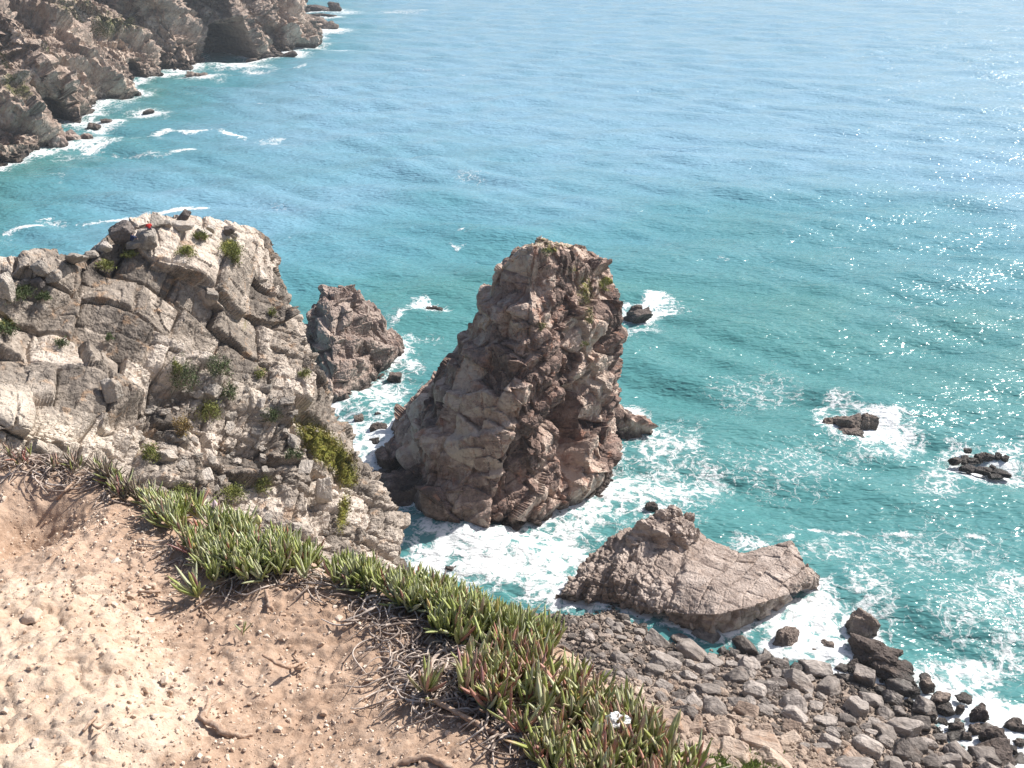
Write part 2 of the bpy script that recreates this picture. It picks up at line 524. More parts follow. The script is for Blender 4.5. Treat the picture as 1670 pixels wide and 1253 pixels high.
def rock_thing(name, label, cat, loc, rad, rot, seed, mat, sub=4, group=None, blocks_=None, veg=None, **kw):
    """one rock (or several blocks fused in one mesh) at loc; rad = half sizes"""
    parts = blocks_ or [((0, 0, 0), rad, rot)]
    Vs, Ts, ts, off = [], [], [], 0
    for k, (o_, r_, e_) in enumerate(parts):
        V, T, t = poly_rock(sub, seed + 13 * k, **kw)
        q = np.array(Euler([R(a) for a in e_]).to_matrix())
        V = (V * np.asarray(r_)) @ q.T + np.asarray(o_)
        Vs.append(V); Ts.append(T + off); ts.append(t); off += len(V)
    V = np.concatenate(Vs)
    o = mesh_obj(name, V, np.concatenate(Ts), M[mat], attrs={'tint': np.concatenate(ts), 'veg': np.zeros(len(V))})
    o.location = loc
    if loc[2] < 3: note_waterline(V + np.asarray(loc), 0.8, 2)
    return tag(o, label, cat, group)

# low apron of the big stack, at its back right: a part of the stack
V, T, t = poly_rock(5, 331, sharp=34, rough=.15, blocky=.8)
p = W(1012, 203, -1.0)
V = (V * np.array([7.5, 8.5, 7.0])) @ rotm(0, 34, 20).T + p
note_waterline(V)
mesh_obj('apron', V, T, M['stack'], parent=STACK, attrs={'tint': t, 'veg': np.zeros(len(V))})
V, T, t = poly_rock(5, 335, sharp=34, rough=.15, blocky=.8)
p = W(1024, 199, -0.6)
V = (V * np.array([5.2, 3.4, 3.6])) @ rotm(0, 8, 20).T + p
mesh_obj('apron', V, T, M['stack'], parent=STACK, attrs={'tint': t, 'veg': np.zeros(len(V))})

# ------------------------------------------------------------------ the smaller stack behind the promontory
def build_islet():
    cols = [
        [W(498, 226, 0), W(497, 226, 7), W(498, 227, 14), W(507, 229, 19)],
        [at_z(520, 655, 0), W(515, 219, 6), W(512, 223, 13), W(515, 228, 19.5)],
        [at_z(548, 668, 0), W(548, 215, 5.5), W(545, 220, 13), W(540, 226, 20)],
        [at_z(605, 632, 0), at_y(600, 592, 229), at_y(590, 548, 230), at_y(578, 492, 233)],
        [at_z(640, 604, 0), at_y(632, 572, 236), at_y(612, 535, 236), at_y(592, 497, 237)],
        [at_z(661, 578, 0), at_y(642, 556, 243), at_y(620, 530, 242), at_y(598, 500, 241)],
        [W(620, 258, 0), W(612, 256, 5), W(598, 252, 11), W(580, 247, 17)],
        [W(520, 254, 0), W(522, 251, 7), W(527, 247, 14), W(535, 243, 19)],
    ]
    cen = np.mean([c[0] for c in cols], 0)
    rows = [[(c[0] * [1, 1, 0]) + (c[0] - cen) * [0.05, 0.05, 0] + np.array([0, 0, -5.0]) for c in cols]]
    for k in range(4):
        rows.append([c[k] * ([1, 1, 0] if k == 0 else [1, 1, 1]) for c in cols])
    top = W(553, 236, 21.0)
    rows.append([top + (p - top) * 0.5 + np.array([0, 0, 0.6]) for p in rows[-1]])
    rows.append([top + (p - top) * 0.02 for p in rows[-2]])
    G = arc_even(dense(np.array(rows), 260, 400, True), 0, 220)
    def carve(P, N):
        d = -1.0 * np.exp(-((P[:, 2] - 0.5) / 1.3) ** 2)
        a = W(560, 222, 8)
        d -= 1.6 * np.exp(-((P[:, 0] - a[0] - 0.25 * (P[:, 2] - 8)) / 0.7) ** 2) * (P[:, 1] < 236)
        lean = P[:, 2] + 0.55 * P[:, 0] + 0.25 * P[:, 1] + 1.2 * fbm(P / 6, 31, 3)
        fr = (lean / 6.0) % 1
        d += 1.2 * (smooth(0, .8, fr) - smooth(.85, 1, fr) - .4)
        return d
    V, tint, N = rockify(G, True, [
        ((6.0, 5.0, 7.0), rotm(25, 20, -20), dict(align=0.28, rnd=0.26, step=0.14, crack=0.05, cw=0.045, warp=.2)),
        ((2.2, 1.9, 2.6), rotm(10, -30, 25), dict(align=0.22, rnd=0.2, step=0.12, crack=0.06, cw=0.06, warp=.2)),
        ((0.8, 0.7, 1.0), rotm(30, 10, 50), dict(align=0.16, rnd=0.18, step=0.10, crack=0.05, cw=0.08)),
    ], 47, fb=(0.7, 9), carve=carve)
    note_waterline(V)
    o = mesh_obj('rock_islet', V, grid_faces(220, 400, True), M['islet'], attrs={'tint': tint, 'veg': np.zeros(len(V))})
    return tag(o, 'rounded pinkish brown rock islet between the pale promontory and the tall sea stack', 'sea rock')
build_islet()

# ------------------------------------------------------------------ the tilted slab rock by the beach
def build_slab():
    back = [(912, 962, 0.5), (945, 925, 3), (985, 885, 5.5), (1040, 850, 7.5), (1110, 842, 7), (1165, 884, 5.5), (1213, 902, 5), (1252, 892, 6.0), (1291, 880, 7.5), (1312, 918, 6.5), (1338, 938, 3.0)]
    mid1 = [(910, 968, 1), (955, 945, 4), (1000, 918, 6.5), (1050, 892, 7.5), (1115, 890, 7), (1168, 915, 6.2), (1212, 928, 6.3), (1252, 925, 6.8), (1288, 922, 7.2), (1312, 935, 6), (1336, 944, 3)]
    mid2 = [(912, 974, 1), (962, 962, 3), (1010, 950, 5.0), (1065, 940, 6.2), (1120, 945, 6.6), (1165, 952, 6.8), (1205, 957, 6.8), (1245, 957, 6.8), (1283, 952, 6.4), (1308, 953, 5), (1330, 951, 2.5)]
    front = [(915, 980, .5), (968, 982, 1.5), (1020, 986, 2.5), (1072, 994, 3.5), (1125, 1003, 4.5), (1165, 1002, 6.2), (1203, 995, 6.4), (1242, 984, 6.3), (1278, 972, 5.6), (1300, 966, 4), (1322, 957, 2)]
    rows = [[at_z(*p) for p in r] for r in (back, mid1, mid2, front)]
    b0 = [p + np.array([0, 1.5, 0]) for p in rows[0]]
    for p in b0: p[2] = -3
    b00 = [p + np.array([0, .5, 0]) for p in rows[0]]
    for p in b00: p[2] = p[2] * .45
    f0 = [p + np.array([0, 0.1 + 0.12 * max(0, k - 4), 0]) for k, p in enumerate(rows[-1])]
    for p in f0: p[2] = p[2] * 0.80 - .2
    f1 = [p + np.array([0, 1.2 + 0.4 * max(0, k - 4), 0]) for k, p in enumerate(rows[-1])]
    for p in f1: p[2] = -4
    rows = [b0, b00] + rows + [f0, f1]
    cr_ = np.array(rows)
    # close the two ends below the water
    L = cr_[:, :1].copy() + np.array([-1.0, 0, 0]); L[:, :, 2] = -3
    Rr = cr_[:, -1:].copy() + np.array([1.0, 0.3, 0]); Rr[:, :, 2] = -3
    cr_ = np.concatenate([L, cr_, Rr], 1)
    G = dense_lin(cr_, 300, 420)
    G = arc_even(arc_even(G, 0, 300), 1, 420)
    for _ in range(3): G[1:-1, 1:-1] = .5 * G[1:-1, 1:-1] + .125 * (G[2:, 1:-1] + G[:-2, 1:-1] + G[1:-1, 2:] + G[1:-1, :-2])
    wl = 0.35 + 0.9 * smooth(31, 20, G[:, :, 0].ravel())
    def carve(P, N):
        d = np.zeros(len(P))
        # knotty ribs on the left shoulder, fluted recesses on the seaward front face
        sx = smooth(30, 20, P[:, 0])
        q = np.stack([(P[:, 0] - 0.8 * P[:, 1]) / 1.5, (P[:, 0] * .8 + P[:, 1]) / 5.0, P[:, 2] / 2.0], 1)
        d += 0.9 * sx * (fbm(q, 61, 4) - .5 * np.abs(vnoise(q * 1.7, 62)))
        dg = P[:, 0] - 0.35 * (P[:, 1] - 140)
        d -= 0.9 * np.exp(-((dg - 27.5 - 1.2 * fbm(P / 5, 66, 3)) / 0.7) ** 2)
        fl = np.sin(P[:, 0] * 1.5 + 4.5 * fbm(P / 5, 5, 3))
        d -= 0.9 * smooth(0.1, 0.9, fl) * smooth(0.3, -0.2, N[:, 2]) * (P[:, 1] < 150) * smooth(14, 20, P[:, 0])
        d -= 0.8 * np.exp(-((P[:, 2] - 0.3) / 1.0) ** 2)
        return d
    V, tint, N = rockify(G, False, [
        ((4.5, 3.5, 2.2), rotm(-8, 8, 35), dict(align=0.10, rnd=0.12, step=0.10, crack=0.12, cw=0.03, warp=.3, wt=0.5 + .5 * wl)),
        ((1.6, 1.2, 0.9), rotm(4, -10, 15), dict(align=0.2, rnd=0.22, step=0.16, crack=0.14, cw=0.045, warp=.35, wt=wl)),
        ((0.6, 0.5, 0.4), rotm(14, 20, -25), dict(align=0.22, rnd=0.26, step=0.18, crack=0.10, cw=0.08, wt=wl)),
    ], 83, fb=(0.2, 5), carve=carve, inv=True)
    note_waterline(V)
    root = bpy.data.objects.new('slab_rock', None); COL.objects.link(root)
    mesh_obj('slab', V, grid_faces(300, 420, flip=True), M['slab'], attrs={'tint': tint, 'veg': np.zeros(len(V))}, parent=root, smooth_shade=True)
    for k, (a, b_, z, rx, ry, rz, e) in enumerate([(1062, 880, 7.4, 5.2, 3.4, 3.6, (-8, 16, -28)), (1098, 872, 8.0, 4.0, 3.4, 3.4, (6, -10, 10)), (1040, 888, 6.6, 3.4, 2.4, 2.6, (0, 22, -35)), (1082, 846, 10.2, 2.1, 1.9, 2.6, (12, 14, 15)),
            (1100, 840, 10.6, 1.7, 1.6, 2.2, (-10, -16, 40)), (1122, 848, 9.3, 1.2, 1.2, 2.0, (8, 22, 0)), (1066, 852, 9.8, 1.8, 1.6, 1.9, (20, 5, 60)), (1126, 872, 8.0, 1.7, 1.5, 1.9, (-12, 8, 30)), (1104, 858, 9.6, 2.1, 1.7, 1.8, (5, 25, 75)), (1080, 892, 6.6, 4.4, 1.9, 2.0, (0, 8, -14))]):
        V, T, t = poly_rock(5, 950 + 7 * k, n_planes=12, sharp=34, rough=0.13, blocky=.7)
        V = V * np.array([rx, ry, rz]) @ rotm(*e).T + at_z(a, b_, z)
        mesh_obj('knob', V, T, M['slab'], attrs={'tint': t, 'veg': np.zeros(len(V))}, parent=root)
    tag(root, 'broad tilted grey slab rock with a knobbly hump, between beach and surf', 'slab rock')
build_slab()

# ------------------------------------------------------------------ the pale promontory on the left
def build_promontory():
    rows = [
        [(-60, 470, 92), (20, 462, 96), (60, 448, 99), (125, 434, 103), (205, 402, 110), (295, 371, 116), (372, 385, 122), (425, 398, 127)],
        [(-60, 520, 90), (20, 512, 94), (66, 500, 96), (125, 480, 101), (205, 450, 106), (292, 430, 112), (375, 432, 118.5), (432, 450, 124)],
        [(-60, 570, 87), (20, 566, 91), (75, 555, 93), (130, 545, 97), (212, 525, 101.5), (300, 510, 107.5), (392, 510, 113.5), (470, 520, 120)],
        [(-60, 620, 83), (25, 620, 87), (80, 616, 89), (135, 610, 92.5), (220, 602, 97), (312, 600, 102), (404, 600, 108), (477, 590, 115)],
        [(-60, 665, 77), (30, 672, 80), (90, 676, 82), (150, 680, 85.5), (240, 690, 90), (335, 690, 95), (435, 690, 101), (530, 690, 109)],
        [(-60, 700, 76), (40, 722, 78), (100, 735, 79.5), (165, 747, 82), (262, 770, 86), (365, 780, 91), (475, 780, 97), (592, 780, 104.5)],
        [(-60, 750, 73), (45, 778, 75), (110, 795, 76.5), (172, 812, 79), (283, 840, 82.5), (405, 860, 87), (525, 880, 92), (640, 880, 101)],
        [(-60, 830, 70), (45, 858, 72), (110, 872, 73), (175, 890, 75), (288, 930, 78), (412, 960, 82), (535, 985, 87), (650, 985, 98)],
    ]
    g = np.array([[at_y(*p) for p in r] for r in rows])
    # wrap over the far (sea) side
    last = g[:, -1]
    c1 = last + np.array([-0.5, 5.0, -5.0]); c2 = last + np.array([-3.0, 14, 0]); c2[:, 2] = last[:, 2] * 0.35
    c3 = last + np.array([-2.0, 20, 0]); c3[:, 2] = -5
    g = np.concatenate([g, c1[:, None], c2[:, None], c3[:, None]], 1)
    r0 = g[:1].copy(); r0[:, :, 1] += 5; r0[:, :, 2] -= 5; r0[:, :, 0] -= 3
    r00 = g[:1].copy(); r00[:, :, 1] += 22; r00[:, :, 2] = np.minimum(r00[:, :, 2] * 0.3, 20); r00[:, :, 0] -= 12
    g = np.concatenate([r00, r0, g], 0)
    G = dense(g, 700, 760)
    G = arc_even(arc_even(G, 0, 720), 1, 760)
    cc = at_y(250, 470, 112)
    def carve(P, N):
        px, py = project(P)
        d = np.zeros(len(P))
        # gully with scree in the middle, gash beside the left rib, overhang on the right edge
        def bump(cx, cy, rx, ry, amp, ang=0.0, pw=2):
            ca, sa = math.cos(R(ang)), math.sin(R(ang))
            u = ((px - cx) * ca + (py - cy) * sa) / rx; v = (-(px - cx) * sa + (py - cy) * ca) / ry
            return amp * np.exp(-(np.abs(u) ** pw + np.abs(v) ** pw))
        d += bump(330, 660, 130, 26, -3.2, 20, 4)
        d += bump(255, 655, 95, 12, -2.5, -28, 4)
        d += bump(415, 740, 60, 26, -2.8, 10, 4)
        d += bump(130, 640, 100, 45, 1.6, 20)
        d += bump(455, 640, 60, 45, 1.8, 50)
        d += bump(470, 820, 70, 45, 1.6, 50)
        d += bump(250, 480, 140, 90, 1.4, 25)
        d += bump(515, 850, 14, 45, -1.8, -20, 4)
        d += bump(90, 515, 14, 60, -1.2, 50)
        return d * (P[:, 1] < 140)
    P0 = G.reshape(-1, 3)
    px0, py0 = project(P0)
    big = smooth(520, 300, py0) * 0 + 1
    rough_zone = np.clip(smooth(560, 660, py0) * smooth(150, 260, px0) + smooth(410, 470, px0) + 0.6 * smooth(660, 720, py0), 0, 1)
    wt1 = 0.55 + 0.45 * smooth(380, 470, py0 + 0.3 * np.abs(px0 - 260)); wt1 = wt1 * (1 - 0.6 * smooth(395, 425, px0) * smooth(500, 450, py0)); wt2 = 0.42 + 0.75 * rough_zone; wt3 = 0.45 + 0.8 * rough_zone
    rA, rB, rC = rotm(-28, 44, -18), rotm(-34, 38, -6), rotm(-20, 55, 25)
    V, tint, N = rockify(G, False, [
        ((9.0, 6.4, 6.0), rA, dict(align=0.40, rnd=0.32, step=0.22, crack=0.09, cw=0.035, warp=0.20, wt=wt1)),
        ((3.1, 2.3, 2.2), rB, dict(align=0.22, rnd=0.26, step=0.18, crack=0.11, cw=0.05, warp=0.26, wt=wt2)),
        ((0.95, 0.7, 0.75), rC, dict(align=0.26, rnd=0.30, step=0.18, crack=0.08, cw=0.08, wt=wt3)),
    ], 29, fb=(0.8, 9), carve=carve, inv=True)
    px, py = project(V)
    def blob(cx, cy, rx, ry, s=1.0, ang=0):
        ca, sa = math.cos(R(ang)), math.sin(R(ang))
        u = ((px - cx) * ca + (py - cy) * sa) / rx; v = (-(px - cx) * sa + (py - cy) * ca) / ry
        return s * np.exp(-(u * u + v * v))
    veg = np.zeros(len(V))
    for b in [(530, 730, 75, 30, .95, 42), (565, 775, 30, 26, .8, 60), (560, 835, 14, 50, .75, 10), (375, 405, 22, 18, .9, 30), (330, 383, 14, 10, .8, 40), (305, 408, 16, 12, .8, 20),
              (170, 430, 18, 9, .8, 10), (207, 411, 16, 7, .7, 0), (35, 475, 26, 9, .9, -35), (70, 480, 12, 10, .7, 0), (10, 530, 18, 18, .8, 0), (340, 665, 30, 26, .6, 40), (300, 690, 14, 16, .5, 0),
              (245, 735, 18, 16, .6, 0), (300, 795, 22, 18, .6, 0), (380, 800, 26, 16, .7, 0), (430, 785, 14, 14, .7, 0), (400, 530, 8, 22, .5, 10), (420, 600, 10, 14, .5, 50), (500, 610, 14, 10, .6, 40)]:
        veg = np.maximum(veg, blob(*b))
    veg *= (V[:, 1] < 135)
    pale = 0.9 * np.maximum(blob(90, 705, 110, 28, 1, 8), blob(20, 660, 60, 40, .8, 0))
    pale = np.maximum(pale, blob(420, 650, 40, 22, .5, 40)) * (V[:, 1] < 120)
    o = mesh_obj('headland', V, grid_faces(720, 760, flip=True), M['promontory'], attrs={'tint': tint, 'veg': np.clip(veg, 0, 1), 'pale': pale})
    note_waterline(V)
    tag(o, 'pale jointed headland with boulders on its crest and grass on its flank', 'rocky headland')
    return o, V, N, veg
PROM, PROM_V, PROM_N, PROM_VEG = build_promontory()

# ------------------------------------------------------------------ far cliffs
def build_far_cliff():
    wl = [(-330, 380, 1), (-180, 320, 1), (-60, 280, 1), (0, 264, .9), (55, 254, .9), (92, 243, .9), (72, 214, 1.1), (105, 207, .8), (136, 205, .7), (128, 182, 1.2), (158, 170, .9), (183, 158, .8),
          (172, 139, 1.3), (205, 133, 1.1), (258, 121, .85), (246, 114, 1.15), (285, 112, .65), (312, 110, .5), (334, 103, .55), (346, 98, .75), (372, 97, .8), (400, 96, .6), (422, 99, .5), (440, 86, .8), (470, 84, .55), (507, 72, .42), (488, 58, .8), (440, 48, 1)]
    zs = [-4, 0, 7, 18, 34, 55, 85, 125, 135]
    sb = [-1.5, 0, 2.0, 9.0, 25, 48, 80, 125, 330]
    rows = []
    pts = [(at_z(a, b, 0), k) for a, b, k in wl]
    for z, s in zip(zs, sb):
        r = []
        for p, k in pts:
            kk = k if z < 60 else 0.5 * k + 0.5
            r.append(p + np.array([-0.96, 0.28, 0]) * s * kk + np.array([0, 0, z]))
        rows.append(r)
    G = dense(np.array(rows), 470, 1000)
    G = arc_even(arc_even(G, 0, 470), 1, 1000)
    cav = [(at_z(371, 97, 0), 13.0, 24.0, 20.0), (at_z(102, 209, 0), 7.0, 15.0, 12.0), (at_z(240, 118, 0), 5, 10, 6)]
    def carve(P, N):
        d = 5.0 * fbm(P / np.array([30, 30, 60.0]), 77, 3)
        lean = P[:, 1] * 0.8 + P[:, 2] * 0.8 + 9 * fbm(P / 40, 41, 3)
        fr = (-lean / 44.0) % 1
        d += 10.5 * (smooth(0, .8, fr) - smooth(.84, 1, fr) - .4)
        for c, w, h, dep in ():
            u = (P[:, 1] - c[1]) / (w * 1.7)
            v = np.maximum(P[:, 2], 0) / h
            dd = np.abs(P[:, 0] - c[0]) / 40
            d -= dep * np.exp(-((u * u + v * v) ** 3)) * np.exp(-dd ** 4)
        return d * smooth(-5, -2, P[:, 2])
    V, tint, N = rockify(G, False, [
        ((22, 16, 24), rotm(20, -30, 20), dict(align=0.28, rnd=0.28, step=0.14, crack=0.04, cw=0.05, warp=.3)),
        ((8, 6, 9), rotm(30, -38, 10), dict(align=0.5, rnd=0.5, step=0.35, crack=0.10, cw=0.06)),
        ((3, 2.2, 3.2), rotm(24, -44, 30), dict(align=0.36, rnd=0.4, step=0.28, crack=0.12, cw=0.08)),
        ((1.3, 1.0, 1.4), rotm(10, -40, 50), dict(align=0.3, rnd=0.35, step=0.25, crack=0.08, cw=0.1)),
    ], 57, fb=(2.0, 22), carve=carve)
    for c, w, h, dep in [(at_z(369, 97, 0), 14.0, 25.0, 55.0), (at_z(100, 210, 0), 8.0, 14.0, 26.0), (at_z(228, 131, 0), 5.0, 11.0, 15.0)]:
        ds = (V[:, 0] - c[0]) * 0.8 + (V[:, 1] - c[1]) * 0.6          # along the entrance
        dn = -(V[:, 0] - c[0]) * 0.6 + (V[:, 1] - c[1]) * 0.8
        u = ds / w; v = np.maximum(V[:, 2], 0) / (h * (1 + .15 * fbm(V / 9, 5, 2)))
        mk = smooth(1.15, 0.85, np.sqrt(u * u + v * v)) * (np.abs(dn) < 45)
        V[:, 0] -= 0.6 * dep * mk; V[:, 1] += 0.8 * dep * mk
    px, py = project(V)
    up = N[:, 2]
    veg = 0.55 * smooth(0.45, 0.8, np.abs(up)) * smooth(12, 35, V[:, 2]) + 0.35 * fbm(V / 25, 3, 3) * smooth(12, 30, V[:, 2])
    note_waterline(V, 2.0, 2)
    o = mesh_obj('far_cliff', V, grid_faces(470, 1000), M['far_cliff'], attrs={'tint': tint, 'veg': np.clip(veg, 0, 1)})
    tag(o, 'long brown sea cliff across the bay with a sea cave and ribbed buttresses', 'cliff')
build_far_cliff()

# ------------------------------------------------------------------ rocks standing in the water
def sea_rock(px, py, wpx, hpx, label, seed, mat='sea_rock', rot=0, sub=4, blocks_px=None, group=None, dep=1.0, sharp=22, low=0.35):
    """wpx, hpx = size in the photo; base centre at (px, py) on the water"""
    p = at_z(px, py, 0)
    ax = p[1] * CP + CAMZ * SP
    sc = ax / F
    hw = wpx * sc / 2
    hz = max(0.4, hpx * sc * 0.75)
    bl = None
    if blocks_px:
        bl = []
        for (dx, dy, w, h, r_) in blocks_px:
            hh = max(0.3, h * sc * 0.8)
            bl.append((((dx) * sc, -dy * sc / math.sin(math.atan2(CAMZ, p[1])), hh * (low - 0.1)), (w * sc / 2 * 1.25, w * sc / 2 * 0.9 * dep, hh), (random.uniform(-12, 12), random.uniform(-12, 12), r_)))
    return rock_thing('sea_rock', label, 'sea rock', (p[0], p[1], 0.0), None, None, seed, mat, sub=sub, blocks_=bl or [((0, 0, hz * (low - .1)), (hw * 1.2, hw * dep * 1.0, hz), (random.uniform(-10, 10), random.uniform(-10, 10), rot))], group=group, sharp=sharp, rough=.10, n_planes=16, blocky=.6)

sea_rock(1390, 700, 90, 30, 'dark wave-cut rock of three blocks awash in white foam, out from the slab rock', 401, blocks_px=[(-38, -4, 22, 18, 10), (-8, -2, 52, 28, -8), (26, -4, 36, 26, 6), (-14, 8, 44, 12, 0)], sub=5, rot=5)
sea_rock(1605, 762, 100, 24, 'jagged low black reef wrapped in foam near the right edge', 402, blocks_px=[(-40, -8, 24, 9, 20), (-26, -9, 20, 11, 60), (-12, -10, 26, 9, 0), (4, -13, 22, 12, 30), (20, -14, 24, 10, 10), (34, -15, 18, 12, 50), (44, -12, 16, 9, 30), (-30, 5, 26, 8, -30), (-10, 8, 30, 9, -25), (10, 4, 12, 10, -45), (18, 11, 30, 8, -35), (-6, -26, 14, 7, 0), (4, 16, 22, 6, -20)], sub=4)
sea_rock(1041, 520, 46, 22, 'dark squat rock with a notched top in surf right of the tall sea stack', 403, blocks_px=[(0, 0, 44, 18, 5), (-4, -8, 26, 18, 20), (12, -6, 18, 16, 0)], sub=5)
sea_rock(709, 505, 26, 8, 'small dark rock ringed by white foam left of the tall sea stack', 404, blocks_px=[(-8, 1, 12, 8, 0), (0, 0, 12, 9, 20), (8, 1, 12, 7, 0)])
sea_rock(617, 704, 32, 20, 'largest dark boulder in the channel between the islet and the tall stack', 405)
sea_rock(612, 722, 22, 8, 'low flat dark stone just below the largest channel boulder', 406)
sea_rock(585, 686, 20, 12, 'small dark stone in foam under the islet foot', 407)
sea_rock(616, 678, 12, 9, 'tiny round stone above the largest channel boulder', 408)
sea_rock(644, 618, 30, 14, 'dark wet boulder in foam off the right foot of the islet', 409)
sea_rock(576, 735, 26, 10, 'dark stones at the water edge below the grassy flank', 410)
sea_rock(640, 745, 30, 32, 'dark pointed boulder leaning on the left foot of the tall stack', 411)
sea_rock(560, 712, 26, 10, 'wet stone against the promontory foot beside the channel', 412)
sea_rock(1062, 832, 22, 18, 'single dark boulder in foam just behind the slab rock hump', 413)
sea_rock(735, 930, 22, 10, 'small black rock in the white foam above the ice plants', 414)
sea_rock(690, 822, 14, 6, 'small dark stone in the shaded gap at the stack foot', 415)
sea_rock(1404, 1030, 64, 44, 'dark cracked block in the surf, upper of the two by the beach edge', 420, sub=5, rot=-25, dep=.9, blocks_px=[(0, 0, 56, 46, -30)], mat='sea_rock')
sea_rock(1433, 1082, 92, 46, 'long dark hollowed block in the surf, lower of the two by the beach edge', 421, sub=5, blocks_px=[(-6, -6, 84, 40, -22), (16, 14, 66, 24, -15), (-44, 8, 30, 14, 20)])
sea_rock(1348, 1060, 30, 22, 'squarish dark stone in foam left of the two surf blocks', 422)
sea_rock(1329, 1064, 18, 12, 'small reddish stone beside the squarish one in the foam', 423)
sea_rock(1303, 1062, 14, 12, 'little dark stone nearest the slab rock end in the foam', 424)
sea_rock(1278, 1055, 44, 46, 'dark leaning slab tucked under the right end of the slab rock', 425, sub=5)
for k, (a, b_, w, h) in enumerate([(1490, 1130, 20, 14), (1512, 1122, 26, 18), (1532, 1145, 36, 20), (1508, 1148, 14, 10), (1540, 1158, 28, 14), (1512, 1166, 24, 14), (1565, 1160, 14, 14), (1597, 1172, 30, 26), (1589, 1195, 22, 18), (1654, 1190, 38, 22), (1616, 1212, 40, 32), (1575, 1205, 18, 14), (1660, 1215, 20, 14), (1508, 1108, 22, 8), (1572, 1140, 28, 8), (1648, 1225, 24, 10), (1560, 1190, 26, 16), (1625, 1240, 70, 32)]):
    sea_rock(a, b_, w * 1.05, h * 1.1, 'dark wet boulder in the foam along the beach edge', 430 + k, group='boulders awash along the beach edge')
# far shore
sea_rock(325, 127, 40, 9, 'dark reef in foam off the far cliff, right of its middle buttress', 460, blocks_px=[(-12, 0, 18, 10, 0), (4, 0, 22, 9, 0), (14, 1, 12, 6, 0)])
sea_rock(217, 155, 32, 8, 'black reef lying off the far cove, upper of two small ones', 461, blocks_px=[(-6, 0, 20, 9, 0), (8, 0, 14, 7, 0)])
sea_rock(242, 184, 22, 7, 'small pointed black reef alone in the bay, lower of two small ones', 462)
sea_rock(455, 93, 54, 7, 'long low dark reef in surf below the cliff tip', 463, blocks_px=[(-18, 2, 18, 6, 0), (-2, 0, 24, 9, 0), (16, -2, 22, 7, 0)])
sea_rock(412, 100, 20, 6, 'low dark reef at the mouth of the sea cave', 464)
sea_rock(97, 240, 34, 30, 'pointed brown rock at the foot of the nearest far buttress', 465, mat='islet')
sea_rock(118, 232, 34, 22, 'rounded brown rock beside the pointed one at the far cliff foot', 466, mat='islet')
sea_rock(141, 226, 22, 11, 'low brown rock, outermost of the row at the far cliff foot', 467, mat='islet')
sea_rock(152, 210, 24, 12, 'dark rock in the cove, nearer of two beside the far cliff', 468)
sea_rock(174, 203, 22, 12, 'dark rock in the cove, farther of two beside the far cliff', 469)
sea_rock(512, 46, 84, 22, 'larger dark reef beyond the tip of the far cliff', 470, blocks_px=[(-28, -2, 44, 30, 0), (4, 0, 44, 20, 0), (26, 2, 30, 14, 0)], sub=5)
sea_rock(518, 20, 80, 10, 'farthest long low reef at the top of the view', 471, blocks_px=[(-30, 0, 40, 12, 0), (0, -1, 40, 10, 0), (24, -3, 26, 16, 0)], sub=5)
sea_rock(520, 29, 60, 6, 'thin reef between the two far reefs', 472, blocks_px=[(-10, 0, 34, 8, 0), (14, -1, 34, 6, 0)])
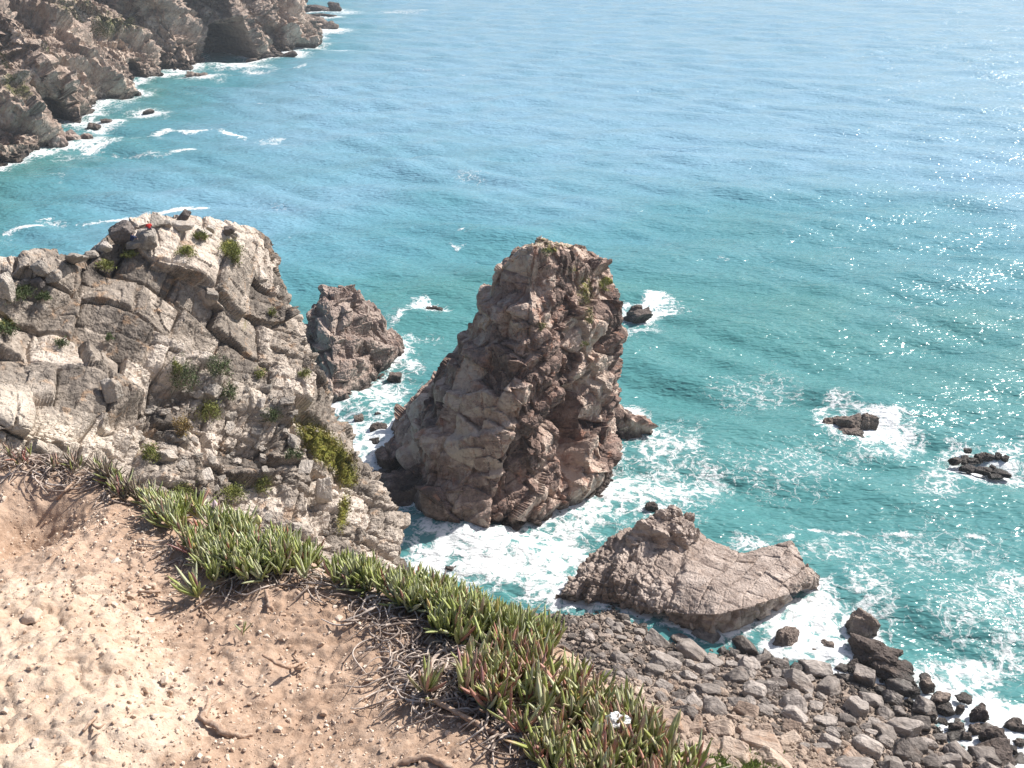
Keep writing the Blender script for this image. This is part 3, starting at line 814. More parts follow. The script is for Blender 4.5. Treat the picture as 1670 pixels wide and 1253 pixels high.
# ------------------------------------------------------------------ the sea
def build_sea():
    nr, na = 950, 640
    rad = 78 * (15000 / 78) ** (np.linspace(0, 1, nr) ** 1.0)
    ang = np.linspace(R(-58), R(58), na)
    Rr, A = np.meshgrid(rad, ang, indexing='ij')
    X = Rr * np.sin(A); Y = Rr * np.cos(A)
    P = np.stack([X.ravel(), Y.ravel(), np.zeros(X.size)], 1)
    rg = np.random.default_rng(5)
    H = np.zeros(len(P)); DX = np.zeros(len(P)); DY = np.zeros(len(P))
    spacing = (Rr * 0.0056).ravel()
    for k in range(46):
        lam = 2.6 * (55 / 2.6) ** (k / 45)
        th = R(-105) + rg.normal(scale=0.42)          # travelling toward the shore
        amp = 0.0085 * lam * rg.uniform(0.6, 1.2) * (1.0 if lam < 9 else 1.35)
        kx, ky = math.cos(th) * 2 * math.pi / lam, math.sin(th) * 2 * math.pi / lam
        ph = P[:, 0] * kx + P[:, 1] * ky + rg.uniform(0, 6.28)
        fade = smooth(lam / 2.2, lam / 4.5, spacing)
        am = amp * fade * (0.65 + 0.35 * np.sin(P[:, 0] / (lam * 3.1) + P[:, 1] / (lam * 4.3) + k))
        H += am * np.sin(ph)
        c = am * np.cos(ph) * 0.8
        DX -= c * math.cos(th); DY -= c * math.sin(th)
    px, py = project(P)
    # calm lee in the coves, chop in the channel
    V = np.stack([P[:, 0] + DX, P[:, 1] + DY, H], 1)
    foam = np.zeros(len(P))
    kd_pts = np.concatenate(WATER_PTS)
    kd = KDTree(len(kd_pts))
    for i, p in enumerate(kd_pts): kd.insert((p[0], p[1], 0), i)
    kd.balance()
    near = np.where((Rr.ravel() < 1500) & (px > -150) & (px < 1850))[0]
    find = kd.find
    dist = np.full(len(P), 999.0)
    for i in near:
        dist[i] = find((P[i, 0], P[i, 1], 0))[2]
    far = smooth(300, 700, Rr.ravel())
    w = 2.6 + 6.5 * far + 1.2 * fbm(P / 7, 3, 3)
    foam = np.maximum(foam, 1.0 * np.exp(-np.maximum(dist, 0) / np.maximum(w, .6)) * (0.85 + 0.3 * fbm(P / 11, 8, 3)))
    wxy = P / 9.0
    jx = 26 * fbm(wxy, 21, 3) * smooth(900, 150, Rr.ravel()); jy = 18 * fbm(wxy, 22, 3) * smooth(900, 150, Rr.ravel())
    qx, qy = px + jx, py + jy
    for (cx, cy, rx, ry, s) in [(800, 915, 150, 62, .86), (880, 960, 70, 40, .82), (715, 905, 70, 45, .92), (900, 890, 90, 55, .82), (960, 845, 80, 40, .72), (1050, 800, 110, 55, .62), (1085, 725, 80, 50, .66), (1150, 790, 80, 50, .56), (1000, 800, 60, 40, .8),
                                (1062, 500, 52, 20, .85), (1040, 540, 55, 24, .6), (692, 511, 50, 15, .85), (625, 640, 75, 45, .72), (590, 705, 70, 55, .62), (655, 590, 45, 28, .68), (690, 560, 40, 16, .45),
                                (1420, 700, 70, 28, .88), (1475, 720, 50, 26, .6), (1370, 668, 40, 14, .6), (1600, 760, 80, 38, .88), (1540, 790, 70, 40, .55), (1640, 725, 50, 14, .6), (1560, 720, 50, 16, .5),
                                (1330, 1000, 50, 60, .85), (1350, 905, 60, 30, .55), (1235, 895, 50, 16, .7), (1300, 1035, 60, 40, .86), (1390, 1085, 90, 45, .8), (1460, 1120, 80, 45, .86), (1530, 1110, 70, 40, .8), (1590, 1160, 70, 40, .88), (1660, 1190, 70, 50, .88), (1640, 1060, 60, 60, .55), (1420, 980, 70, 60, .52), (1655, 950, 60, 40, .6), (1570, 1080, 90, 40, .75),
                                (1480, 505, 30, 10, .4), (1250, 640, 120, 60, .38), (1300, 760, 160, 60, .40), (1500, 900, 200, 70, .42), (1600, 990, 130, 60, .46), (770, 285, 40, 9, .42), (748, 388, 14, 5, .8), (450, 230, 38, 6, .5), (424, 166, 12, 2.5, .8), (150, 232, 55, 10, .75), (225, 120, 60, 8, .7), (345, 125, 40, 7, .8),
                                (255, 183, 34, 5, .85), (222, 152, 40, 7, .7), (395, 108, 60, 7, .85), (470, 88, 45, 6, .85), (540, 50, 40, 6, .8), (560, 20, 40, 6, .6), (560, 82, 40, 3, .6), (200, 165, 30, 14, .55), (120, 255, 60, 8, .45), (95, 288, 30, 5, .4), (650, 20, 50, 3, .5), (440, 335, 60, 8, .35), (560, 590, 60, 10, .3)]:
        foam = np.maximum(foam, s * np.exp(-(((qx - cx) / rx) ** 2 + ((qy - cy) / ry) ** 2) ** 1.25))
    streaks = [([(0, 378), (70, 364), (140, 362), (230, 350), (330, 338)], 4.5, 1.1), ([(205, 226), (270, 215), (350, 214), (400, 225)], 2.8, 1.0), ([(185, 252), (250, 250), (320, 246)], 4, .8), ([(130, 248), (180, 238), (195, 228)], 5, .95),
               ([(1285, 850), (1340, 862), (1400, 868), (1470, 862), (1540, 862), (1610, 878)], 7, .72), ([(1130, 900), (1200, 885), (1260, 870)], 6, .55), ([(640, 20), (700, 18)], 2, .5), ([(660, 110), (760, 122)], 1.6, .5), ([(960, 96), (1010, 90)], 2, .45),
               ([(380, 115), (440, 118), (500, 105)], 2.2, .7), ([(300, 155), (330, 150)], 2, .4), ([(1200, 905), (1245, 890), (1290, 872)], 8, .8), ([(1340, 870), (1380, 930), (1420, 1000)], 10, .5), ([(200, 145), (240, 130), (300, 119)], 6, 1.0), ([(150, 195), (170, 175), (195, 158)], 8, .95)]
    for pts, hw, s in streaks:
        dm = np.full(len(P), 1e9)
        for (a, b_) in zip(pts[:-1], pts[1:]):
            a = np.array(a, float); b_ = np.array(b_, float)
            ab = b_ - a
            t = np.clip(((qx * .35 + px * .65 - a[0]) * ab[0] + (qy * .35 + py * .65 - a[1]) * ab[1]) / (ab @ ab), 0, 1)
            dm = np.minimum(dm, np.hypot(qx * .35 + px * .65 - a[0] - t * ab[0], qy * .35 + py * .65 - a[1] - t * ab[1]))
        foam = np.maximum(foam, s * np.exp(-(dm / hw) ** 2) * (0.72 + 0.42 * fbm(np.stack([px / 38, py / 9, 0 * px], 1), 71, 3)))
    # faint whitecaps on the open water
    wc = fbm(P / np.array([14, 8, 1.0]), 51, 3)
    foam = np.maximum(foam, 0.30 * smooth(0.75, 1.2, wc) * smooth(900, 300, Rr.ravel()))
    # colour: green over sand and rock, offshore blue plus painted sky reflection and haze
    shore = np.exp(-dist / 45.0)
    far_blue = smooth(150, 520, Rr.ravel() + 60 * fbm(P / 120, 4, 3)) * smooth(-330, -120, P[:, 0] - 0.12 * P[:, 1] * 0 + 30 * fbm(P / 70, 9, 2))
    far_blue = np.clip(far_blue - 0.5 * shore, 0, 1)
    V[:, 2] += foam * 0.15 * fbm(P / 1.7, 61, 3) + 0.35 * np.exp(-dist / 3.0) * fbm(P / 3.0, 62, 3)
    o = mesh_obj('sea', V, grid_faces(nr, na), M['sea'], attrs={'foam': np.clip(foam, 0, 1.2), 'far_blue': far_blue}, smooth_shade=True)
    o['kind'] = 'structure'
    return o

def sea_material():
    m, nt, b = nmat('sea_water')
    g = NT(nt)
    geo = g.n('ShaderNodeNewGeometry'); pos = geo.outputs['Position']
    mp = g.n('ShaderNodeMapping'); mp.inputs['Rotation'].default_value = (0, 0, R(-15)); mp.inputs['Scale'].default_value = (0.45, 1.0, 1.0)
    g.l(pos, mp.inputs['Vector'])
    # colour
    cn = g.noise(pos, 0.03, 4, 0.6, 0.5)
    dp = g.math('ADD', g.attr('far_blue'), g.math('MULTIPLY', g.math('SUBTRACT', cn, 0.5), 0.5))
    c = g.ramp(dp, [(0.0, SEA_GREEN), (0.5, SEA_TEAL), (1.0, SEA_BLUE)])
    c = g.mix(g.mr(g.noise(mp.outputs[0], 0.10, 5, 0.65, 0.6), 0.35, 0.7, 0.0, 0.5), c, g.mix(0.35, c, (0.01, 0.13, 0.15)))
    # lacy foam
    warp = g.n('ShaderNodeTexNoise'); warp.inputs['Scale'].default_value = 0.22; warp.inputs['Detail'].default_value = 4
    g.l(pos, warp.inputs['Vector'])
    sc = g.n('ShaderNodeVectorMath', operation='SCALE'); g.l(warp.outputs['Color'], sc.inputs[0]); sc.inputs['Scale'].default_value = 9.0
    wv = g.n('ShaderNodeVectorMath', operation='ADD'); g.l(pos, wv.inputs[0]); g.l(sc.outputs[0], wv.inputs[1])
    lace = None
    for s_, wt in ((0.28, 0.5), (0.75, 0.32)):
        vo = g.n('ShaderNodeTexVoronoi'); vo.feature = 'DISTANCE_TO_EDGE'; vo.inputs['Scale'].default_value = s_
        g.l(wv.outputs[0], vo.inputs['Vector'])
        e = g.math('MULTIPLY', g.mr(vo.outputs['Distance'], 0.0, 0.42, 1.0, 0.0, False), wt)
        lace = e if lace is None else g.math('ADD', lace, e)
    fn = g.noise(wv.outputs[0], 1.1, 7, 0.72)
    lace = g.math('ADD', lace, g.math('MULTIPLY', g.math('SUBTRACT', fn, 0.5), 1.1))   # about 0.1 .. 0.9
    fm = g.attr('foam')
    thr = g.math('SUBTRACT', g.math('ADD', lace, g.math('MULTIPLY', fm, 0.98)), 1.06)
    ff = g.math('MULTIPLY', g.mr(thr, -0.12, 0.30, 0.0, 0.96), g.mr(fm, 0.12, 0.32))
    milk = g.mr(fm, 0.25, 0.95, 0.0, 0.55)
    c = g.mix(milk, c, (0.20, 0.36, 0.36))
    c = g.mix(ff, c, (0.78, 0.80, 0.81))
    g.l(c, b.inputs['Base Color'])
    g.l(g.mr(ff, 0, 1, 0.17, 0.75, False), b.inputs['Roughness'])
    b.inputs['IOR'].default_value = 1.333
    b.inputs['Specular IOR Level'].default_value = 0.5
    # ripples
    h1 = g.noise(mp.outputs[0], 0.40, 1.5, 0.5, 0.5)
    h2 = g.noise(mp.outputs[0], 1.15, 1.2, 0.5, 0.4)
    nb = g.bump(h1, 1.0, SEA_BUMP[0])
    nb = g.bump(h2, 1.0, SEA_BUMP[1], nb)
    fb_ = g.bump(g.math('MULTIPLY', ff, fn), 0.45, 0.7, nb)
    g.l(fb_, b.inputs['Normal'])
    return m
SEA_GREEN, SEA_TEAL, SEA_BLUE = (0.072, 0.228, 0.230), (0.100, 0.275, 0.335), (0.205, 0.375, 0.495)  # the far blue is paled to include reflected sky and haze
SEA_BUMP = (0.82, 0.45)
M['sea'] = sea_material()
# ------------------------------------------------------------------ boulder beach
WL = np.array([at_z(*p, 0)[:2] for p in [(820, 1040), (905, 990), (1000, 984), (1100, 1024), (1160, 1049), (1225, 1049), (1290, 1066), (1345, 1095), (1410, 1115), (1470, 1140), (1530, 1178), (1600, 1215), (1690, 1262), (1900, 1370)]])

def shore_dist(X, Y):
    """distance inland from the water line (negative in the sea)"""
    best = np.full(X.shape, 1e9); sg = np.ones(X.shape)
    for a, b_ in zip(WL[:-1], WL[1:]):
        ab = b_ - a
        t = np.clip(((X - a[0]) * ab[0] + (Y - a[1]) * ab[1]) / (ab @ ab), 0, 1)
        dx = X - a[0] - t * ab[0]; dy = Y - a[1] - t * ab[1]
        d = np.hypot(dx, dy)
        cr_ = ab[0] * (Y - a[1]) - ab[1] * (X - a[0])
        nb = d < best
        best = np.where(nb, d, best); sg = np.where(nb, -np.sign(cr_), sg)
    return best * sg

def beach_z(X, Y):
    s = shore_dist(X, Y)
    q = np.clip(s, 0, 45)
    z = np.where(s < 0, 0.22 * s, 0.27 * q + 0.0045 * q * q + 0.58 * np.maximum(s - 45, 0))
    P = np.stack([X, Y, 0 * X], -1).reshape(-1, 3)
    z = z + (0.5 * fbm(P / 6, 301, 3) + 1.3 * smooth(25, 50, s.reshape(-1)) * fbm(P / 9, 302, 4)).reshape(X.shape)
    return np.minimum(z, 60) - 0.35

def build_beach():
    x = np.linspace(-22, 110, 330); y = np.linspace(38, 150, 330)
    X, Y = np.meshgrid(x, y, indexing='xy')
    Z = np.maximum(beach_z(X, Y), -3.5)
    V = np.stack([X, Y, Z], -1).reshape(-1, 3)
    m, nt, b = nmat('beach_ground')
    g = NT(nt); geo = g.n('ShaderNodeNewGeometry')
    n = g.noise(geo.outputs['Position'], 0.9, 8, 0.7)
    c = g.ramp(n, [(0.3, (0.10, 0.08, 0.065)), (0.5, (0.24, 0.19, 0.155)), (0.7, (0.42, 0.33, 0.26))])
    g.l(c, b.inputs['Base Color']); b.inputs['Roughness'].default_value = .95
    g.l(g.bump(n, .8, .5), b.inputs['Normal'])
    o = mesh_obj('beach', V, grid_faces(330, 330), m, smooth_shade=True)
    o['kind'] = 'structure'
build_beach()

PROTO = {}
def boulder_protos(mat, n, sub, seed, **kw):
    out = []
    for k in range(n):
        V, T, t = poly_rock(sub, seed + k, n_planes=9 + k % 5, sharp=30, rough=0.035, blocky=1.0, **kw)
        me_o = mesh_obj('boulder', V, T, M[mat], attrs={'tint': t, 'veg': np.zeros(len(V))})
        out.append((me_o.data, V, T)); bpy.data.objects.remove(me_o)
    return out
PROTO['boulder'] = boulder_protos('boulder', 12, 4, 600)
PROTO['tan_boulder'] = boulder_protos('tan_boulder', 9, 4, 640)
SMALL = [poly_rock(2, 680 + k, n_planes=8, sharp=30, rough=.03, blocky=1.0, detail=False) for k in range(10)]

def beach_boulders():
    rg = np.random.default_rng(77)
    cand = []
    n = 9000
    px = rg.uniform(885, 1720, n); py = rg.uniform(975, 1300, n)
    # distinctive big ones first: photo centre, width, height
    big = [(1330, 1098, 62, 44), (1408, 1112, 84, 40), (1352, 1128, 50, 62), (1452, 1146, 40, 40), (1240, 1080, 50, 26), (1300, 1070, 40, 20), (1350, 1050, 20, 10), (1218, 1165, 46, 50), (1200, 1110, 64, 34), (1250, 1130, 56, 36), (1290, 1140, 40, 40), (1160, 1085, 44, 28), (1560, 1205, 60, 40), (1500, 1185, 56, 36), (1605, 1238, 80, 44), (1440, 1200, 56, 40), (1380, 1180, 50, 36), (1100, 1078, 34, 40), (1010, 1080, 32, 44), (1065, 1098, 40, 40), (1350, 1215, 50, 44), (1475, 1235, 60, 40), (1545, 1250, 64, 36), (1420, 1150, 36, 52), (1290, 1190, 46, 36), (1155, 1130, 50, 34), (1390, 1240, 50, 40), (1660, 1250, 50, 34), (1180, 1195, 46, 50), (1130, 1150, 40, 36)]
    def ground(px_, py_):
        lo, hi = 60.0, 150.0
        for _ in range(26):
            mid = (lo + hi) / 2
            p = at_y(px_, py_, mid)
            if p[2] > beach_z(np.array([p[0]]), np.array([p[1]]))[0]: lo = mid
            else: hi = mid
        return at_y(px_, py_, (lo + hi) / 2)
    placed = np.zeros((0, 3))
    items = []
    for (a, b_, w, h) in big:
        p = ground(a, b_)
        sc = (p[1] * CP - (p[2] - CAMZ) * SP) / F
        r = 0.5 * math.sqrt(w * h) * sc
        items.append((p, r * .92, True)); placed = np.vstack([placed, [p[0], p[1], r]])
    xs = rg.uniform(-12, 98, 30000); ys = rg.uniform(66, 142, 30000)
    sd = shore_dist(xs, ys)
    qx, qy = project(np.stack([xs, ys, beach_z(xs, ys)], 1))
    ok = (sd > -3) & (qx > 880) & (qx < 1730) & (qy > 970) & (qy < 1300) & (qy > 1010 + (qx - 905) * 0.0)
    xs, ys, sd, qx, qy = xs[ok], ys[ok], sd[ok], qx[ok], qy[ok]
    rr = np.exp(rg.normal(math.log(0.42), 0.68, len(xs)))
    rr *= 0.75 + 0.6 * smooth(1050, 1400, qx) * smooth(26, 4, sd)
    rr = np.clip(rr, 0.25, 2.5)
    rr[qx < 1060] = np.minimum(rr[qx < 1060], 0.8 + 0.4 * rg.random((qx < 1060).sum()))
    order = np.argsort(-rr)
    cell = {}
    def key(x, y): return (int(x // 4), int(y // 4))
    for (x, y, r) in placed: cell.setdefault(key(x, y), []).append((x, y, r))
    for i in order:
        x, y, r = xs[i], ys[i], rr[i]
        kx, ky = key(x, y)
        bad = False
        for ax in (-1, 0, 1):
            for ay in (-1, 0, 1):
                for (u, v, q) in cell.get((kx + ax, ky + ay), ()):
                    if (x - u) ** 2 + (y - v) ** 2 < (0.80 * (r + q)) ** 2: bad = True; break
                if bad: break
            if bad: break
        if bad: continue
        cell.setdefault((kx, ky), []).append((x, y, r))
        items.append((np.array([x, y, beach_z(np.array([x]), np.array([y]))[0]]), r, False))
    items.sort(key=lambda t: -t[1])
    small_V, small_T, off = [], [], 0
    n_ind = {'boulder': 0, 'tan_boulder': 0}
    for k, (p, r, isbig) in enumerate(items):
        s = shore_dist(np.array([p[0]]), np.array([p[1]]))[0]
        tan = (s + rg.normal(scale=5)) > 27
        kind = 'tan_boulder' if tan else 'boulder'
        sx, sy, sz = r * rg.uniform(1.0, 1.45), r * rg.uniform(.8, 1.05), r * rg.uniform(.55, .85)
        eul = Euler((rg.normal(scale=.28), rg.normal(scale=.28), R(-28) + rg.normal(scale=.5)))
        vis = p[1] > 0
        if sum(n_ind.values()) < 296 and n_ind[kind] < 290:
            n_ind[kind] += 1
            me = PROTO[kind][rg.integers(len(PROTO[kind]))][0]
            o = bpy.data.objects.new(kind, me); COL.objects.link(o)
            o.location = (p[0], p[1], p[2] + sz * 0.42); o.rotation_euler = eul; o.scale = (sx, sy, sz)
            if tan: tag(o, 'tan angular boulder lying among others up the rubble slope', 'boulder', 'tan boulders on the rubble slope')
            else: tag(o, 'grey brown angular boulder lying among others on the beach', 'boulder', 'grey boulders heaped on the beach')
        else:
            V, T, t = SMALL[rg.integers(len(SMALL))]
            q = np.array(eul.to_matrix())
            small_V.append((V * [sx, sy, sz]) @ q.T + p + [0, 0, sz * .35]); small_T.append(T + off); off += len(V)
    # fill with still smaller stones
    m = 5200
    xs = rg.uniform(-12, 98, 40000); ys = rg.uniform(62, 142, 40000)
    sd = shore_dist(xs, ys); zz = beach_z(xs, ys)
    qx, qy = project(np.stack([xs, ys, zz], 1))
    ok = np.where((sd > -1) & (qx > 880) & (qx < 1720) & (qy > 970) & (qy < 1290))[0][:m]
    for i in ok:
        r = rg.uniform(.16, .42); V, T, t = SMALL[rg.integers(len(SMALL))]
        q = np.array(Euler(rg.uniform(-3, 3, 3)).to_matrix())
        small_V.append((V * [r * rg.uniform(1, 1.5), r, r * .7]) @ q.T + [xs[i], ys[i], zz[i] + .15]); small_T.append(T + off); off += len(V)
    V = np.concatenate(small_V); T = np.concatenate(small_T)
    o = mesh_obj('beach_rubble', V, T, M['rubble'], attrs={'tint': np.repeat(rg.random(len(small_V)), [len(v) for v in small_V]), 'pale': np.repeat(np.array([0.9 * float(shore_dist(np.array([v[0, 0]]), np.array([v[0, 1]]))[0] + rg.normal(scale=5) > 25) for v in small_V]), [len(v) for v in small_V])})
    tag(o, 'grey and tan stones filling the gaps between the beach boulders', 'rubble', kind='stuff')
M['rubble'] = rock_material('rubble_rock', (0.09, 0.075, 0.065), (0.21, 0.17, 0.145), (0.38, 0.31, 0.26), (0.28, 0.18, 0.12), 0.6, wet=(0.3, 1.6), stain_amt=0.3, pale=(0.40, 0.31, 0.245), var=1.0)
beach_boulders()

# cliff below the viewpoint: joins ledge, headland and beach
def build_cliff_face():
    rows = []
    for (y, z, k) in [(3.2, 105, 0), (6, 99, 0.0), (14, 86, .3), (28, 66, .6), (44, 46, 1), (58, 34, 1), (70, 22, 1)]:
        r = []
        for x in (-75, -50, -30, -14, 0, 14, 30, 50, 80, 110):
            zz = z
            yy = y
            if x < -10: yy = y * 1.08; zz = z if y < 10 else z * 0.92
            if x > 20: zz = z * (1 - 0.0016 * (x - 20) * k)
            if y < 7: xx = x * 0.22
            elif y < 15: xx = x * 0.5
            else: xx = x
            r.append((xx, yy, zz))
        rows.append(r)
    G = dense(np.array(rows, float), 200, 260)
    V, tint, N = rockify(G, False, [((7, 5, 5), rotm(-20, 20, 10), dict(align=.35, rnd=.3, step=.2, crack=.08, cw=.05)), ((2.2, 1.7, 1.7), rotm(-30, 10, 30), dict(align=.3, rnd=.3, step=.2))], 131, fb=(.6, 6), inv=True,
        edge_fade=np.repeat(smooth(0, 60, np.arange(200.0))[:, None], 260, 1))
    V[:, 2] = np.minimum(V[:, 2], CAMZ - 1.0 - 1.16 * V[:, 1])
    o = mesh_obj('cliff_face', V, grid_faces(200, 260), M['promontory'], attrs={'tint': tint, 'veg': 0.4 * smooth(0.2, 0.9, fbm(V / 6, 2, 3)), 'pale': np.zeros(len(V))})
    tag(o, 'steep rocky cliff falling from the viewpoint ledge to the beach', 'cliff')
build_cliff_face()
# ------------------------------------------------------------------ the viewpoint ledge
EDGE_PX = [(-400, 735), (-150, 738), (0, 738), (100, 762), (200, 795), (260, 832), (450, 886), (600, 942), (750, 985), (900, 1042), (985, 1125), (1075, 1205), (1145, 1270), (1290, 1400), (1600, 1600)]

def base_ground(x, y):
    return CAMZ - 1.40 - 0.16 * y

def ground_hit(px, py):
    d = ray(px, py)
    # CAMZ + t dz = CAMZ - 1.4 - .16 t dy
    t = -1.40 / (d[2] + 0.16 * d[1])
    return d * t + np.array([0, 0, CAMZ])

_e = np.array([ground_hit(*p)[:2] for p in EDGE_PX])
_o = np.argsort(_e[:, 0])
EX, EY = _e[_o, 0], _e[_o, 1]

def edge_dist(X, Y):
    best = np.full(np.shape(X), 1e9)
    for i in range(len(EX) - 1):
        ax, ay, bx, by = EX[i], EY[i], EX[i + 1], EY[i + 1]
        dx, dy = bx - ax, by - ay
        t = np.clip(((X - ax) * dx + (Y - ay) * dy) / (dx * dx + dy * dy), 0, 1)
        best = np.minimum(best, np.hypot(X - ax - t * dx, Y - ay - t * dy))
    return best * np.where(Y > np.interp(X, EX, EY), 1, -1)

def _blobw(X, Y, px, py, r):
    p = ground_hit(px, py)
    return np.exp(-((X - p[0]) ** 2 + (Y - p[1]) ** 2) / (r * r))

def ledge_z(X, Y, fine=True):
    X = np.asarray(X, float); Y = np.asarray(Y, float)
    P = np.stack([X, Y, 0 * X], -1).reshape(-1, 3)
    sh = X.shape
    z = base_ground(X, Y)
    z = z + (0.028 * fbm(P / 0.55, 401, 3) + 0.006 * fbm(P / 0.16, 402, 3)).reshape(sh)
    # pale outcrop lower left, hollow at the left, bank up to the withered mat
    pale = np.clip(_blobw(X, Y, 40, 1120, .34) + _blobw(X, Y, 10, 1230, .3) + .8 * _blobw(X, Y, 60, 1010, .2), 0, 1)
    z = z + 0.05 * pale + 0.015 * pale * (fbm(P / 0.13, 404, 4)).reshape(sh) * smooth(.15, .5, pale)
    z = z - 0.15 * _blobw(X, Y, 30, 855, .17) - 0.05 * _blobw(X, Y, 60, 830, .2) - 0.05 * _blobw(X, Y, 5, 875, .08)
    z = z + 0.05 * _blobw(X, Y, 130, 800, .22) + 0.06 * _blobw(X, Y, 30, 770, .22)
    z = z - 0.05 * _blobw(X, Y, 420, 1120, .3) - 0.03 * _blobw(X, Y, 300, 1010, .2)
    # worn ledges and runnels
    rr = fbm(P / np.array([.30, .22, 1]) + 2.0 * 0, 431, 3)
    st = (rr * 3.0) % 1.0
    z = z + (0.0065 * (smooth(0, .8, st) - smooth(.86, 1, st)) * smooth(-.2, .3, fbm(P / .5, 432, 2))).reshape(sh)
    f1, f2, _i = worley(P / .17 + .5 * np.stack([fbm(P / .12, 433, 2)] * 3, 1), 58)
    z = z - (0.009 * np.exp(-((f2 - f1) / .05) ** 2)).reshape(sh) * smooth(.25, .6, pale)
    if fine:
        z = z + (0.0065 * fbm(P / 0.035, 405, 4, .6) + 0.007 * np.maximum(0, fbm(P / 0.055, 406, 3) - .25)).reshape(sh)
        f1, f2, idr = worley(P / 0.028, 55)
        z = z + 0.006 * (np.maximum(0, 0.42 - f1) * (idr > .72)).reshape(sh) * 2
        f1, f2, idr = worley(P / 0.011, 56)
        z = z + 0.0022 * (np.maximum(0, 0.45 - f1) * (idr > .6)).reshape(sh) * 2
    e = edge_dist(X, Y) + (0.05 * fbm(P / .25, 408, 3)).reshape(sh)
    z = z - np.where(e > 0, 1.3 * e + 1.2 * np.maximum(0, e - 0.06) , 0.0) - 0.03 * np.exp(-(e / .06) ** 2)
    return z

def build_ledge():
    x = np.concatenate([np.linspace(-9, -2.9, 60)[:-1], np.linspace(-2.9, 1.3, 760), np.linspace(1.3, 5, 60)[1:]])
    y = np.concatenate([np.linspace(-5, 0.85, 50)[:-1], np.linspace(0.85, 4.4, 680), np.linspace(4.4, 9, 60)[1:]])
    X, Y = np.meshgrid(x, y, indexing='xy')
    Z = ledge_z(X, Y)
    V = np.stack([X, Y, Z], -1).reshape(-1, 3)
    pale = np.clip(_blobw(X, Y, 40, 1120, .34) + _blobw(X, Y, 10, 1230, .3) + .5 * _blobw(X, Y, 60, 1010, .2) + .35 * _blobw(X, Y, 270, 1180, .12) + .3 * _blobw(X, Y, 20, 960, .3), 0, 1)
    m, nt, b = nmat('dry_earth')
    g = NT(nt); geo = g.n('ShaderNodeNewGeometry'); pos = geo.outputs['Position']
    n1 = g.noise(pos, 3.0, 6, 0.65, 0.4); n2 = g.noise(pos, 22, 8, 0.7, 0.2); n3 = g.noise(pos, 130, 5, 0.7)
    f = g.math('ADD', g.math('MULTIPLY', n1, 0.4), g.math('ADD', g.math('MULTIPLY', n2, 0.38), g.math('MULTIPLY', n3, 0.22)))
    c = g.ramp(f, [(0.32, (0.20, 0.125, 0.085)), (0.46, (0.375, 0.262, 0.19)), (0.57, (0.475, 0.35, 0.265)), (0.70, (0.63, 0.51, 0.41))])
    pm = g.mr(g.math('ADD', g.attr('pale'), g.math('MULTIPLY', g.math('SUBTRACT', n2, .5), .7)), .30, .62)
    pc = g.ramp(f, [(0.34, (0.34, 0.22, 0.145)), (0.45, (0.48, 0.36, 0.27)), (0.62, (0.62, 0.51, 0.41))])
    c = g.mix(pm, c, pc)
    # white grit
    vo = g.n('ShaderNodeTexVoronoi'); vo.inputs['Scale'].default_value = 75; g.l(pos, vo.inputs['Vector'])
    gm = g.math('MULTIPLY', g.mr(vo.outputs['Distance'], .2, .34, 1, 0), g.mr(g.noise(pos, 9, 3, .6), .5, .66))
    c = g.mix(g.math('MULTIPLY', gm, .6), c, (0.66, 0.55, 0.45))
    g.l(c, b.inputs['Base Color']); b.inputs['Roughness'].default_value = 0.95; b.inputs['Specular IOR Level'].default_value = .15
    nb = g.bump(n2, .5, .02); nb = g.bump(n3, .6, .006, nb); g.l(nb, b.inputs['Normal'])
    o = mesh_obj('ground', V, grid_faces(len(y), len(x)), m, attrs={'pale': pale.ravel()}, smooth_shade=True)
    o['kind'] = 'structure'; o['label'] = 'dry tan earth of the viewpoint ledge'
build_ledge()

def on_ledge(px, py):
    """point on the ledge surface seen at a photo pixel"""
    p = ground_hit(px, py)
    d = ray(px, py)
    for _ in range(5):
        z = float(ledge_z(np.array([p[0]]), np.array([p[1]]), False)[0])
        t = (z - CAMZ) / d[2]
        p2 = d * t + np.array([0, 0, CAMZ]); p = p * .3 + p2 * .7
    p[2] = float(ledge_z(np.array([p[0]]), np.array([p[1]]), False)[0])
    return p

def in_poly(px, py, poly):
    poly = np.array(poly, float); n = len(poly)
    inside = np.zeros(np.shape(px), bool)
    j = n - 1
    for i in range(n):
        xi, yi = poly[i]; xj, yj = poly[j]
        c = ((yi > py) != (yj > py)) & (px < (xj - xi) * (py - yi) / (yj - yi + 1e-9) + xi)
        inside ^= c; j = i
    return inside

